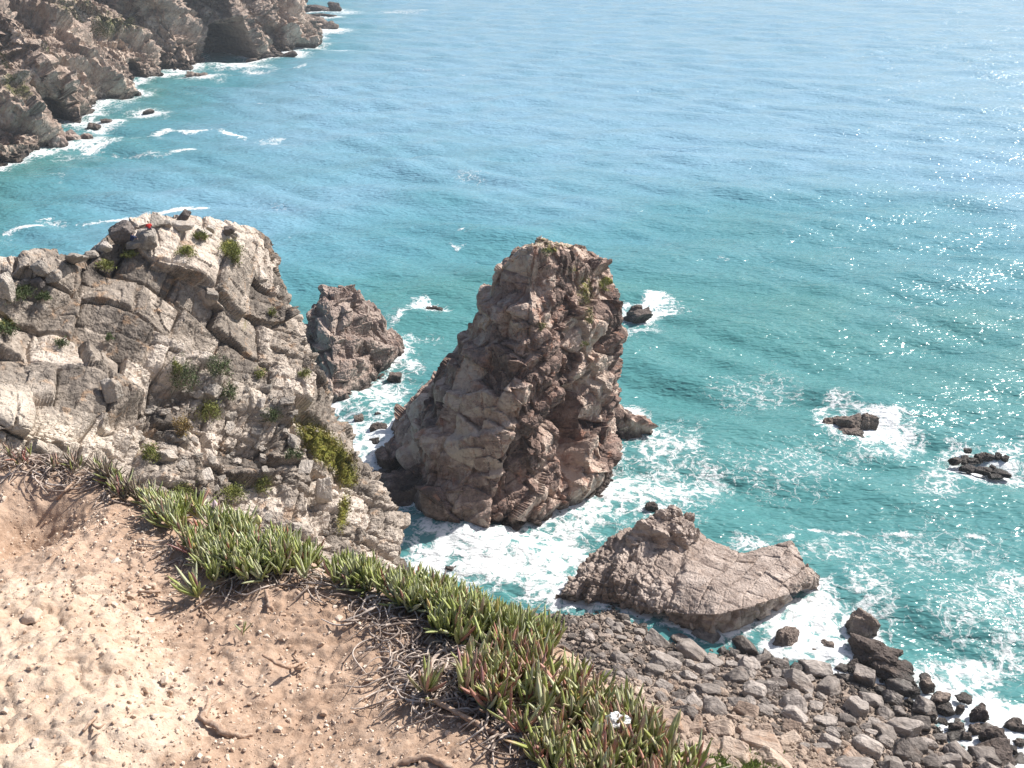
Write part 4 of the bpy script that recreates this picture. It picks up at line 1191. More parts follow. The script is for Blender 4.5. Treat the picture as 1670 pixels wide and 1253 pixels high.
# ------------------------------------------------------------------ loose stones on the ledge
def stones():
    rg = np.random.default_rng(91)
    dirt = [(0, 800), (230, 810), (300, 905), (330, 960), (430, 965), (590, 975), (640, 1060), (650, 1130), (780, 1185), (850, 1253), (0, 1253)]
    Vs, Ts, tt, off = [], [], [], 0
    n = 0
    while n < 3900:
        a, b_ = rg.uniform(0, 860), rg.uniform(790, 1253)
        if not in_poly(a, b_, dirt): continue
        dens = 0.35 + 0.65 * np.exp(-((a - 230) / 110) ** 2 - ((b_ - 930) / 110) ** 2) + .3 * (b_ < 900)
        if a < 190 and b_ > 1000: dens *= .45
        if rg.random() > dens: continue
        n += 1
        p = ground_hit(a, b_)
        r = min(0.0012 + rg.exponential(.0017), .008)
        V, T, t = SMALL[rg.integers(len(SMALL))]
        q = np.array(Euler(rg.uniform(-3, 3, 3)).to_matrix())
        Vs.append(((V * [r * rg.uniform(1, 1.5), r, r * .75]) @ q.T, p, r)); Ts.append(T + off); off += len(V); tt.append(np.full(len(V), rg.random()))
    XY = np.array([v[1][:2] for v in Vs]); zz = ledge_z(XY[:, 0], XY[:, 1])
    VV = np.concatenate([v[0] + [v[1][0], v[1][1], zz[i] + v[2] * .25] for i, v in enumerate(Vs)])
    o = mesh_obj('ledge_gravel', VV, np.concatenate(Ts), M['ledge_stone'], attrs={'tint': np.concatenate(tt)})
    tag(o, 'pale grit and pebbles scattered over the dry earth', 'gravel', kind='stuff')
    protos = []
    for k in range(6):
        V, T, t = poly_rock(4, 700 + k, n_planes=10, sharp=20, rough=.03)
        me_o = mesh_obj('stone', V, T, M['ledge_stone'], attrs={'tint': np.full(len(V), .6)}); protos.append(me_o.data); bpy.data.objects.remove(me_o)
    named = [(136, 973, 17, 'pale stone alone on the earth left of the plant shadows', 0), (58, 1025, 34, 'largest pale wedge stone, by the outcrop at the left edge', 1), (268, 1105, 17, 'flat whitish chip of stone on bare earth near the two roots', 2), (238, 1118, 15, 'grey pebble just below the whitish chip', 3),
             (335, 1237, 17, 'white rounded pebble with a dark shadow at the bottom', 4), (243, 1002, 16, 'brown stone at the end of the long leaf shadow', 5), (525, 1147, 15, 'thin flat stone right of the bent root', 0), (272, 1143, 14, 'brown rounded stone below the chips', 1), (247, 950, 18, 'largest tan stone in the leaf shadow', 2), (190, 920, 17, 'tan stone at the tip of the upper leaf shadows', 3),
             (452, 1173, 14, 'brown angular stone right of the bent root end', 4), (215, 972, 18, 'tan pebble pile stone beside the long shadow', 5), (237, 1210, 12, 'small brown stone standing on edge near the bottom', 0), (553, 1010, 14, 'pale flat stone in front of the plant mat', 1)]
    for a, b_, w, lab, k in named:
        p = ground_hit(a, b_); sc = (p[1] * CP - (p[2] - CAMZ) * SP) / F; r = w * sc / 2
        z = float(ledge_z(np.array([p[0]]), np.array([p[1]]))[0])
        o = bpy.data.objects.new('stone', protos[k]); COL.objects.link(o)
        o.location = (p[0], p[1], z + r * .3); o.scale = (r * 1.25, r, r * .7); o.rotation_euler = (rg.normal(scale=.2), rg.normal(scale=.2), rg.uniform(0, 6))
        tag(o, lab, 'stone')
    n = 0
    while n < 110:
        a, b_ = rg.uniform(5, 800), rg.uniform(800, 1250)
        if not in_poly(a, b_, dirt): continue
        if rg.random() > .25 + .75 * np.exp(-((a - 215) / 90) ** 2 - ((b_ - 940) / 80) ** 2): continue
        n += 1
        p = ground_hit(a, b_); r = rg.uniform(.005, .0105)
        z = float(ledge_z(np.array([p[0]]), np.array([p[1]]))[0])
        o = bpy.data.objects.new('stone', protos[n % 6]); COL.objects.link(o)
        o.location = (p[0], p[1], z + r * .25); o.scale = (r * rg.uniform(1, 1.6), r, r * rg.uniform(.5, .8)); o.rotation_euler = (rg.normal(scale=.3), rg.normal(scale=.3), rg.uniform(0, 6))
        tag(o, 'small tan stone lying loose on the dry earth', 'stone', 'small stones on the earth')
def _stone_mat():
    m, nt, b = nmat('ledge_stone'); g = NT(nt)
    tc = g.n('ShaderNodeTexCoord'); oi = g.n('ShaderNodeObjectInfo')
    f = g.math('ADD', g.math('MULTIPLY', g.attr('tint'), .5), g.math('MULTIPLY', oi.outputs['Random'], .5))
    geo = g.n('ShaderNodeNewGeometry'); n = g.noise(geo.outputs['Position'], 160, 5, .7)
    f = g.math('ADD', f, g.math('MULTIPLY', g.math('SUBTRACT', n, .5), .6))
    c = g.ramp(f, [(.15, (0.30, 0.19, 0.125)), (.5, (0.47, 0.34, 0.25)), (.85, (0.68, 0.58, 0.48))])
    g.l(c, b.inputs['Base Color']); b.inputs['Roughness'].default_value = .9
    g.l(g.bump(n, .5, .004), b.inputs['Normal'])
    return m
M['ledge_stone'] = _stone_mat()
stones()

# ------------------------------------------------------------------ tubes (roots, stems)
def tube(pts, rad, sides=7, seed=0, knob=.15):
    pts = np.asarray(pts, float)
    n = max(8, len(pts) * 6)
    C = cr(pts, np.linspace(0, len(pts) - 1, n))
    rr = np.interp(np.linspace(0, 1, n), np.linspace(0, 1, len(rad)), rad)
    T = np.gradient(C, axis=0); T /= np.linalg.norm(T, axis=1, keepdims=True) + 1e-9
    up = np.array([0, 0, 1.0])
    B = np.cross(T, up); B /= np.linalg.norm(B, axis=1, keepdims=True) + 1e-6
    Nn = np.cross(B, T)
    a = np.linspace(0, 2 * math.pi, sides, endpoint=False)
    k = 1 + knob * fbm(np.stack([np.repeat(np.arange(n) * .35, sides), np.tile(np.cos(a) * .8, n), np.tile(np.sin(a) * .8, n)], 1), seed, 2).reshape(n, sides, 1)
    V = C[:, None] + k * rr[:, None, None] * (np.cos(a)[None, :, None] * B[:, None] + np.sin(a)[None, :, None] * Nn[:, None])
    Fc = grid_faces(n, sides, True)
    tris = np.concatenate([Fc[:, [0, 1, 2]], Fc[:, [0, 2, 3]]])
    V = V.reshape(-1, 3)
    V = np.concatenate([V, C[:1], C[-1:]])
    i0, i1 = len(V) - 2, len(V) - 1
    c0 = np.array([[i0, (j + 1) % sides, j] for j in range(sides)]); b0 = (n - 1) * sides
    c1 = np.array([[i1, b0 + j, b0 + (j + 1) % sides] for j in range(sides)])
    return V, np.concatenate([tris, c0, c1])

def wood_mat(name, a, b_, c_):
    m, nt, b = nmat(name); g = NT(nt); geo = g.n('ShaderNodeNewGeometry')
    n = g.noise(geo.outputs['Position'], 90, 5, .7, .5)
    f = g.math('ADD', n, g.math('MULTIPLY', g.math('SUBTRACT', g.attr('tint'), .5), .5))
    g.l(g.ramp(f, [(.3, a), (.5, b_), (.7, c_)]), b.inputs['Base Color'])
    b.inputs['Roughness'].default_value = .9; g.l(g.bump(n, .6, .004), b.inputs['Normal'])
    return m
M['dry_stem'] = wood_mat('dry_stem', (0.16, 0.12, 0.10), (0.34, 0.27, 0.225), (0.54, 0.46, 0.40))
M['root'] = wood_mat('root_bark', (0.20, 0.125, 0.085), (0.36, 0.245, 0.175), (0.52, 0.40, 0.31))

def root_thing(name, label, cat, pts_px, rads, lift, seed, mat='root', branches=()):
    """pts_px along the ground in the photo, lift = height above the ground at each point (m)"""
    def mk(pp, rr, ll, sd):
        P = []
        for (a, b_), l in zip(pp, ll):
            p = ground_hit(a, b_)
            z = float(ledge_z(np.array([p[0]]), np.array([p[1]]), False)[0])
            k = (CAMZ - z - l) / (CAMZ - p[2])     # slide along the sight line so the lifted point stays put
            q = np.array([p[0] * k, p[1] * k, z + l]); P.append(q)
        return tube(P, rr, 9, sd, .5)
    V, T = mk(pts_px, rads, lift, seed)
    Vs, Ts, off = [V], [T], len(V)
    for pp, rr, ll in branches:
        v, t = mk(pp, rr, ll, seed + 3); Vs.append(v); Ts.append(t + off); off += len(v)
    V = np.concatenate(Vs)
    o = mesh_obj(name, V, np.concatenate(Ts), M[mat], attrs={'tint': np.full(len(V), .55)}, smooth_shade=True)
    return tag(o, label, cat)

root_thing('root', 'thick bent woody root with a knee, lying on bare earth at the bottom', 'root', [(340, 1136), (338, 1158), (330, 1172), (352, 1182), (368, 1196), (390, 1200), (412, 1199)], [.0055, .0075, .0085, .0075, .007, .0055, .0035], [.035, .018, .010, .010, .008, .008, .004], 1, branches=[([(338, 1152), (350, 1142), (362, 1134)], [.004, .003, .0015], [.016, .018, .02])])
root_thing('twig', 'thin forked twig raised off the earth, casting a long dark shadow', 'twig', [(428, 1068), (446, 1078), (466, 1088), (480, 1086), (500, 1078)], [.003, .0045, .005, .004, .002], [.07, .06, .045, .03, .01], 2, branches=[([(466, 1088), (474, 1082), (482, 1080)], [.004, .003, .0015], [.045, .04, .04])])
root_thing('root', 'curled root loop on the earth left of the dry stem tangle', 'root', [(484, 1060), (478, 1070), (488, 1080), (496, 1086), (484, 1090), (474, 1086)], [.0025, .004, .0045, .0045, .004, .002], [.03, .012, .010, .012, .012, .006], 3)
root_thing('root', 'longest curved bare stem along the front of the reddish ice plants', 'root', [(706, 1142), (722, 1150), (752, 1166), (780, 1182), (800, 1192), (830, 1202), (858, 1216)], [.005, .0058, .0062, .006, .0055, .005, .004], [.03, .035, .03, .025, .018, .012, .006], 4)
root_thing('root', 'grey stem arching out of the dry tangle into the ice plants', 'root', [(684, 1100), (702, 1080), (718, 1064), (738, 1058)], [.004, .0048, .0048, .004], [.02, .03, .03, .02], 5, mat='dry_stem')
root_thing('root', 'thick pale root crossing the bottom edge below the plants', 'root', [(640, 1250), (668, 1240), (700, 1236), (728, 1248), (748, 1258)], [.006, .008, .0085, .007, .005], [.006, .012, .016, .012, .006], 6)
root_thing('root', 'short arched stem between the dry stems and the reddish leaves', 'root', [(752, 1146), (778, 1140), (794, 1140), (808, 1154), (820, 1166)], [.0035, .0045, .0048, .0045, .0035], [.02, .035, .035, .025, .012], 7, mat='dry_stem')
root_thing('root', 'root hanging from the plant mat onto the earth near its middle', 'root', [(434, 962), (437, 975), (440, 988), (446, 996)], [.005, .006, .0065, .004], [.02, .015, .012, .004], 8)
root_thing('root', 'thin root trailing from the lone shoot across the earth', 'root', [(325, 975), (330, 992), (345, 1008), (356, 1018)], [.0038, .0032, .0022, .0012], [.012, .008, .006, .003], 9)
root_thing('twig', 'short pale splintered twigs lying by the outcrop edge', 'twig', [(136, 1192), (150, 1176), (165, 1160), (184, 1148)], [.003, .004, .004, .002], [.008, .014, .018, .02], 10, branches=[([(150, 1180), (160, 1188), (172, 1180)], [.003, .003, .0015], [.012, .014, .012]), ([(160, 1165), (178, 1158), (205, 1150)], [.003, .002, .001], [.016, .014, .012])])
root_thing('root', 'pale root running down the bank of the hollow at the left', 'root', [(128, 780), (106, 800), (88, 822), (78, 850)], [.0035, .0045, .004, .0025], [.012, .012, .01, .006], 11)
root_thing('twig', 'pale stick lying in the leaf shadows beside stones', 'twig', [(226, 964), (244, 966), (262, 964)], [.004, .0055, .005], [.012, .014, .014], 12)

def stem_litter():
    rg = np.random.default_rng(33)
    zones = [([(570, 990), (620, 975), (660, 1010), (740, 1050), (760, 1080), (720, 1100), (690, 1130), (760, 1160), (700, 1170), (660, 1150), (640, 1120), (600, 1040)], 210, .55),
             ([(660, 1090), (720, 1100), (800, 1180), (900, 1240), (900, 1262), (860, 1250), (780, 1190), (700, 1160)], 130, .5),
             ([(0, 770), (60, 745), (130, 760), (230, 780), (250, 800), (200, 812), (120, 800), (60, 800), (0, 790)], 330, .5),
             ([(700, 1030), (900, 1060), (1000, 1140), (1150, 1253), (900, 1253), (780, 1180), (700, 1110)], 260, .35), ([(330, 900), (600, 955), (640, 1000), (560, 970), (430, 968), (330, 965), (270, 880)], 170, .5)]
    Vs, Ts, tt, off = [], [], [], 0
    for poly, n, _ in zones:
        pl = np.array(poly); k = 0
        while k < n:
            a, b_ = rg.uniform(pl[:, 0].min(), pl[:, 0].max()), rg.uniform(pl[:, 1].min(), pl[:, 1].max())
            if not in_poly(a, b_, poly): continue
            k += 1
            p = ground_hit(a, b_)
            L = rg.uniform(.03, .13); th = rg.uniform(0, 6.28); cv = rg.normal(scale=1.0)
            P = []
            for j in range(4):
                u = j / 3
                P.append([p[0] + math.cos(th) * L * u, p[1] + math.sin(th) * L * u, 0]); th += cv * .5
            P = np.array(P)
            z = ledge_z(P[:, 0], P[:, 1], False)
            P[:, 2] = z + .004 + rg.uniform(0, .022, 4) * np.array([.4, 1, 1, .5])
            r = rg.uniform(.0012, .0034)
            V, T = tube(P, [r * .8, r, r, r * .6], 5, k, .2)
            Vs.append(V); Ts.append(T + off); off += len(V); tt.append(np.full(len(V), rg.random()))
    o = mesh_obj('dry_stems', np.concatenate(Vs), np.concatenate(Ts), M['dry_stem'], attrs={'tint': np.concatenate(tt)}, smooth_shade=True)
    tag(o, 'tangle of dead grey stems under and around the ice plants', 'dry stems', kind='stuff')
stem_litter()

# ------------------------------------------------------------------ ice plants
def leaf(L, w, bend, base_tilt, az, tip, rg):
    """three-sided succulent leaf: returns verts, tris, t along the leaf"""
    n = 8
    t = np.linspace(0, 1, n)
    ang = base_tilt + bend * t            # tilt from vertical
    ds = L / (n - 1)
    r = np.concatenate([[0], np.cumsum(np.sin((ang[1:] + ang[:-1]) / 2) * ds)])
    z = np.concatenate([[0], np.cumsum(np.cos((ang[1:] + ang[:-1]) / 2) * ds)])
    prof = np.interp(t, [0, .12, .45, .75, .92, 1], [.75, .95, 1.0, .8, .42, .04])
    ca, sa = math.cos(az), math.sin(az)
    V = []
    for i in range(n):
        wv = w * prof[i]
        nx, nz = math.cos(ang[i]), -math.sin(ang[i])     # outward normal in the (r, z) plane
        for (u, v) in ((-.5, -.30), (.5, -.30), (.22, .28), (0, .46), (-.22, .28)):
            rr = r[i] + nx * v * wv; zz = z[i] + nz * v * wv; s = u * wv
            V.append((rr * ca - s * sa, rr * sa + s * ca, zz))
    Fq = grid_faces(n, 5, True)
    T = np.concatenate([Fq[:, [0, 1, 2]], Fq[:, [0, 2, 3]]])
    T = np.concatenate([T, [[35, 36, 37], [35, 37, 38], [35, 38, 39]]])
    return np.array(V), T, np.repeat(t, 5)

def leaf_mat():
    m, nt, b = nmat('ice_plant_leaf'); g = NT(nt); geo = g.n('ShaderNodeNewGeometry')
    n = g.noise(geo.outputs['Position'], 60, 4, .6)
    c = g.mix(g.mr(n, .4, .75, 0, .35), g.attr('leaf', 'Color'), (0.38, 0.41, 0.31))
    g.l(c, b.inputs['Base Color'])
    b.inputs['Roughness'].default_value = .42; b.inputs['Specular IOR Level'].default_value = .45
    b.inputs['Subsurface Weight'].default_value = .12; b.inputs['Subsurface Radius'].default_value = (.004, .006, .002); b.inputs['Subsurface Scale'].default_value = 1.0
    return m
M['leaf'] = leaf_mat()

GREENS = [(0.29, 0.315, 0.095), (0.345, 0.375, 0.15), (0.40, 0.42, 0.23), (0.24, 0.275, 0.08), (0.44, 0.45, 0.29)]
REDS = [(0.36, 0.14, 0.105), (0.44, 0.22, 0.18), (0.28, 0.13, 0.13), (0.42, 0.28, 0.22)]
YELL = [(0.42, 0.34, 0.13), (0.46, 0.30, 0.12), (0.40, 0.36, 0.20)]

def shoot(p, rg, red=.1, size=1.0, nl=None, lean=(0, 0), out=None, dull=0.0):
    Vs, Ts, Cs, off = out
    nl = nl or rg.integers(5, 10)
    az0 = rg.uniform(0, 6.28)
    q = np.array(Euler((lean[1] + rg.normal(scale=.16), lean[0] + rg.normal(scale=.16), 0)).to_matrix())
    kind = rg.random()
    for k in range(nl):
        az = az0 + (k % 2) * math.pi + (k // 2) * 1.57 + rg.normal(scale=.25)
        inner = k / nl
        L = size * rg.uniform(.072, .125) * (1 - .25 * inner)
        V, T, t = leaf(L, size * rg.uniform(.0088, .0118), rg.uniform(-.95, .25) * (1 - .4 * inner), (.95 - .65 * inner) * rg.uniform(.5, 1.15), az, 0, rg)
        V = V @ q.T + p + q @ np.array([0, 0, .006 + .022 * inner])
        base = np.array(GREENS[rg.integers(len(GREENS))])
        if rg.random() < red * .35: base = np.array(REDS[rg.integers(len(REDS))])
        elif rg.random() < .03: base = np.array(YELL[rg.integers(len(YELL))])
        tipc = np.array(REDS[rg.integers(len(REDS))])
        tm = np.clip((t - (.95 - red * .7 * rg.random())) / .25, 0, 1)[:, None] * (.35 + .6 * red)
        bm_ = np.clip(1 - t / .18, 0, 1)[:, None] * .55
        c = base * (1 - tm) + tipc * tm
        c = c * (1 - bm_) + np.array([.32, .30, .16]) * bm_
        c = c * rg.uniform(.8, 1.15)
        if dull > 0 and rg.random() < .75: c = c * (1 - dull) + np.array([.25, .185, .165]) * rg.uniform(.5, 1.2) * dull
        Vs.append(V); Ts.append(T + off[0]); off[0] += len(V); Cs.append(c)

def plant_mat(name, label, cat, zones, seed, dull=0.0):
    rg = np.random.default_rng(seed)
    out = ([], [], [], [0])
    for poly, n, red, size in zones:
        pl = np.array(poly, float); k = 0
        while k < n:
            a, b_ = rg.uniform(pl[:, 0].min(), pl[:, 0].max()), rg.uniform(pl[:, 1].min(), pl[:, 1].max())
            if not in_poly(a, b_, poly): continue
            k += 1
            p = ground_hit(a, b_)
            if float(vnoise(np.array([[p[0] / .11, p[1] / .11, seed]]), 9)[0]) + rg.normal(scale=.25) < -.28: continue
            p[2] = float(ledge_z(np.array([p[0]]), np.array([p[1]]), False)[0]) + .004 + rg.uniform(0, .02)
            shoot(p, rg, red * rg.uniform(.4, 1.5), size * rg.uniform(.85, 1.15), out=out, dull=dull)
    o = mesh_obj(name, np.concatenate(out[0]), np.concatenate(out[1]), M['leaf'], attrs={'leaf': np.concatenate(out[2])}, smooth_shade=True)
    return tag(o, label, cat, kind='stuff')

UP = [(235, 812), (330, 848), (450, 884), (600, 940), (760, 985), (880, 1032), (905, 1058), (870, 1078), (820, 1060), (730, 1050), (650, 1012), (596, 972), (520, 962), (440, 966), (350, 955), (318, 925), (300, 890), (258, 866)]
LOW = [(715, 1072), (760, 1062), (850, 1088), (925, 1110), (985, 1150), (1070, 1222), (1130, 1285), (1130, 1330), (920, 1340), (868, 1250), (800, 1192), (745, 1140)]
plant_mat('ice_plant_mat', 'green ice plants crowding along the edge of the earth ledge', 'ice plants', [(UP, 760, .22, .76), ([(620, 960), (760, 992), (890, 1040), (900, 1060), (800, 1050), (700, 1030), (650, 1005)], 110, .15, .85)], 501)
plant_mat('ice_plant_mat', 'reddish green ice plants at the bottom right corner of the ledge', 'ice plants', [(LOW, 350, .6, .86)], 502)
plant_mat('ice_plant_mat', 'withered sparse ice plants on the dirt bank at the left', 'ice plants', [([(0, 770), (90, 760), (140, 765), (230, 800), (235, 822), (170, 812), (100, 800), (0, 790)], 30, .9, .5), ([(170, 795), (260, 815), (260, 832), (200, 822)], 26, .35, .7), ([(90, 758), (210, 785), (215, 800), (110, 790)], 22, .6, .7)], 503, dull=.9)
def sprig(label, px, py, seed, red=.2, n=2, size=1.0):
    rg = np.random.default_rng(seed); out = ([], [], [], [0])
    for k in range(n):
        p = ground_hit(px + rg.normal(scale=7), py + rg.normal(scale=3)); p[2] = float(ledge_z(np.array([p[0]]), np.array([p[1]]), False)[0]) + .004
        shoot(p, rg, red, size, nl=7, out=out)
    o = mesh_obj('ice_plant', np.concatenate(out[0]), np.concatenate(out[1]), M['leaf'], attrs={'leaf': np.concatenate(out[2])}, smooth_shade=True)
    tag(o, label, 'ice plant')
sprig('lone grey green ice plant shoot standing on the earth before the mat', 326, 972, 61, .1, 2)
sprig('small ice plant shoot with upcurved leaves at the left end of the mat', 266, 868, 62, .4, 2, .9)
sprig('tiny dark sprig growing alone on the bare earth', 390, 1028, 63, .5, 1, .45)
sprig('sprawling pale ice plant shoot among the dead stems', 695, 1138, 64, .7, 2, .9)
sprig('tall green ice plant tuft against the boulders at the bottom right', 1252, 1300, 66, .05, 4, .8)

# small finds among the leaves
def scrap():
    c = on_ledge(1004, 1222); c[2] += .072
    V, T = ICO[4]
    a = 1 + .30 * fbm(V * 2.2, 5, 4)
    U = V * a[:, None] * [.025, .020, .022]
    U[:, 2] = np.where(U[:, 2] < -.004, -.004 + .3 * (U[:, 2] + .004), U[:, 2])
    m, nt, b = nmat('white_wrapper'); g = NT(nt); geo = g.n('ShaderNodeNewGeometry')
    n = g.noise(geo.outputs['Position'], 120, 4, .6)
    g.l(g.ramp(n, [(.3, (.62, .66, .70)), (.6, (.80, .80, .78))]), b.inputs['Base Color']); b.inputs['Roughness'].default_value = .35; g.l(g.bump(n, .6, .01), b.inputs['Normal'])
    o = mesh_obj('wrapper', U, T, m); o.location = c
    tag(o, 'crumpled white scrap caught among the reddish ice plant leaves', 'litter')
scrap()
def bud(px, py, label, colr):
    p = ground_hit(px, py); p[2] = float(ledge_z(np.array([p[0]]), np.array([p[1]]), False)[0])
    root = bpy.data.objects.new('flower_bud', None); COL.objects.link(root); root.location = p
    V, T = tube([(0, 0, 0), (.004, 0, .05), (.003, 0, .088)], [.0022, .0025, .004], 7, 3, .1)
    m2, nt2, b2 = nmat('bud_stalk'); b2.inputs['Base Color'].default_value = (.22, .27, .11, 1)
    mesh_obj('stalk', V, T, m2, root, smooth_shade=True)
    V, T = ICO[3]; k = 1 + .18 * np.sin(np.arctan2(V[:, 1], V[:, 0]) * 7)
    V = V * np.stack([.0085 * k * (1 - .45 * V[:, 2]), .0085 * k * (1 - .45 * V[:, 2]), np.full(len(V), .016)], 1) + [.003, 0, .10]
    m, nt, b = nmat('petal'); g = NT(nt); geo = g.n('ShaderNodeNewGeometry')
    g.l(g.mix(g.noise(geo.outputs['Position'], 200, 3), colr, tuple(v * .75 for v in colr)), b.inputs['Base Color'])
    mesh_obj('petals', V, T, m, root, smooth_shade=True)
    tag(root, label, 'flower')
bud(425, 888, 'pale yellow closed flower standing above the green ice plants', (.72, .66, .30))
bud(356, 868, 'pinkish white closed flower near the left of the ice plants', (.70, .52, .56))
# ------------------------------------------------------------------ things standing on the headland and the stack
_k = (PROM_V[:, 1] < 140); PFV, PFVEG = PROM_V[_k], PROM_VEG[_k]
PPX, PPY = project(PFV)
SPX, SPY = project(STACK_V)
def hit(V, qx, qy, px, py, r=3.5, ymax=1e9):
    m = np.where((np.abs(qx - px) < r) & (np.abs(qy - py) < r) & (V[:, 1] < ymax) & (V[:, 1] > 30))[0]
    if len(m) == 0: return None
    dd = np.linalg.norm(V[m] - [0, 0, CAMZ], axis=1)
    k = m[dd < dd.min() + 1.2]
    return V[k].mean(0)
def prom(px, py, r=4): 
    for q in (r, 8, 14, 24):
        p = hit(PFV, PPX, PPY, px, py, q, 140)
        if p is not None: return p
def pxm(p): return (p[1] * CP - (p[2] - CAMZ) * SP) / F

def crest(px, py, w, h, label, seed, mat='pale_boulder', rot=(0, 0, 0), sub=4, dep=1.0, lift=.30, group=None, **kw):
    """boulder on the headland: photo centre and size in photo pixels"""
    p = prom(px, py + h * .4)
    s = pxm(p)
    c = at_y(px, py, p[1] - .2)
    return rock_thing('boulder', label, 'boulder', tuple(c), (w * s * .62, w * s * .55 * dep, h * s * .62), rot, seed, mat, sub=sub, group=group, **kw)

crest(197, 380, 44, 34, 'big dark wedge boulder on the headland crest, left of the two people', 801, 'dark_boulder', (10, -28, 10), 5, sharp=16)
crest(300, 354, 16, 26, 'slim finger boulder leaning on the highest point of the headland crest', 802, 'dark_boulder', (0, 42, 10), 4, .8)
crest(296, 368, 36, 15, 'flat grey boulder under the leaning finger boulder', 803, 'pale_boulder', (0, 8, 20))
crest(259, 362, 20, 15, 'rounded white boulder just right of the red clad person', 804, blocky=0.0, sharp=9)
crest(274, 365, 13, 13, 'small pitted boulder beside the rounded white one', 805)
SEAT1 = crest(241, 391, 36, 34, 'large grey faceted boulder below the red clad person', 806, 'pale_boulder', (10, 10, 25), 5, sharp=18)
crest(172, 401, 20, 13, 'rounded boulder at the foot of the dark wedge boulder', 807, blocky=0.0, sharp=9)
crest(119, 421, 24, 17, 'loaf shaped grey boulder on the lower crest', 808, blocky=0.0, sharp=9)
crest(68, 439, 26, 30, 'upright rounded grey boulder standing on the lower crest', 809, 'pale_boulder', (0, -18, 0), 5, blocky=0.2, sharp=10)
crest(89, 450, 26, 20, 'blocky boulder right behind the upright rounded one', 810)
crest(62, 462, 20, 20, 'dark boulder below the upright rounded one', 811, 'dark_boulder')
crest(150, 415, 22, 12, 'low cracked boulder between the loaf and the wedge boulders', 812)
crest(374, 376, 22, 16, 'dark rounded boulder at the right end of the crest', 813, 'dark_boulder', blocky=.2, sharp=10)
crest(384, 384, 14, 10, 'small pale boulder tucked against the dark one at the crest end', 814)
crest(345, 373, 16, 13, 'pale boulder between the green cushions on the crest', 815)
crest(10, 468, 26, 52, 'upright pinkish rock at the left edge beside the crest gap', 816, 'pale_boulder', (0, 6, 0), 5, sharp=20)
crest(330, 350 + 30, 22, 14, 'slanted pale slab on the crest by the green cushion', 817, rot=(0, 20, 0))
SEAT2 = crest(222, 398, 34, 14, 'pale flat slab under the blue clad person', 818, rot=(0, -14, 0))
crest(345, 480, 26, 20, 'white square block jutting from the headland face', 819, rot=(0, 20, 20))
crest(525, 800, 26, 56, 'tall pointed pale block on the headland flank beside the grass', 820, 'pale_boulder', (6, 8, 20), 5, sharp=20, dep=.8)
crest(180, 635, 34, 40, 'large pinkish block set in the middle of the headland face', 821, 'pale_boulder', (0, 10, 20), 5, sharp=22, dep=.7)

def scree():
    rg = np.random.default_rng(404)
    protos = []
    for k in range(8):
        V, T, t = poly_rock(4, 860 + k, n_planes=9, sharp=30, rough=.05, blocky=1.0)
        o = mesh_obj('boulder', V, T, M['pale_boulder'], attrs={'tint': np.full(len(V), .5), 'veg': np.zeros(len(V))}); protos.append(o.data); bpy.data.objects.remove(o)
    zone = [(220, 650), (300, 640), (430, 600), (520, 690), (520, 760), (420, 800), (300, 800), (230, 740)]
    n = 0
    while n < 104:
        if n < 92:
            a, b_ = rg.uniform(210, 530), rg.uniform(600, 810)
            if not in_poly(a, b_, zone): continue
        else:
            a, b_ = rg.uniform(230, 640), rg.uniform(700, 880)
        p = prom(a, b_, 3)
        if p is None: n += 1; continue
        n += 1
        r = min(.2 + rg.exponential(.26), 1.1)
        o = bpy.data.objects.new('boulder', protos[rg.integers(8)]); COL.objects.link(o)
        o.location = tuple(p + [0, 0, r * .25]); o.scale = (r * rg.uniform(1, 1.5), r, r * rg.uniform(.55, .9)); o.rotation_euler = (rg.normal(scale=.5), rg.normal(scale=.5), rg.uniform(0, 6))
        tag(o, 'pale angular block fallen on the headland slope', 'boulder', 'fallen blocks on the headland')
scree()

# ------------------------------------------------------------------ shrubs and grass
def foliage_mat(name, a, b_, c_):
    m, nt, b = nmat(name); g = NT(nt); geo = g.n('ShaderNodeNewGeometry')
    n = g.noise(geo.outputs['Position'], 2.2, 4, .7)
    f = g.math('ADD', g.math('MULTIPLY', g.attr('tint'), .7), g.math('MULTIPLY', n, .3))
    g.l(g.ramp(f, [(.15, a), (.5, b_), (.85, c_)]), b.inputs['Base Color']); b.inputs['Roughness'].default_value = .7; b.inputs['Specular IOR Level'].default_value = .2
    return m
M['fol_green'] = foliage_mat('bush_green', (0.035, 0.05, 0.022), (0.07, 0.095, 0.04), (0.13, 0.16, 0.07))
M['fol_bright'] = foliage_mat('cushion_green', (0.07, 0.085, 0.02), (0.15, 0.17, 0.045), (0.26, 0.26, 0.09))
M['fol_ochre'] = foliage_mat('bush_ochre', (0.10, 0.065, 0.025), (0.22, 0.15, 0.055), (0.33, 0.25, 0.10))

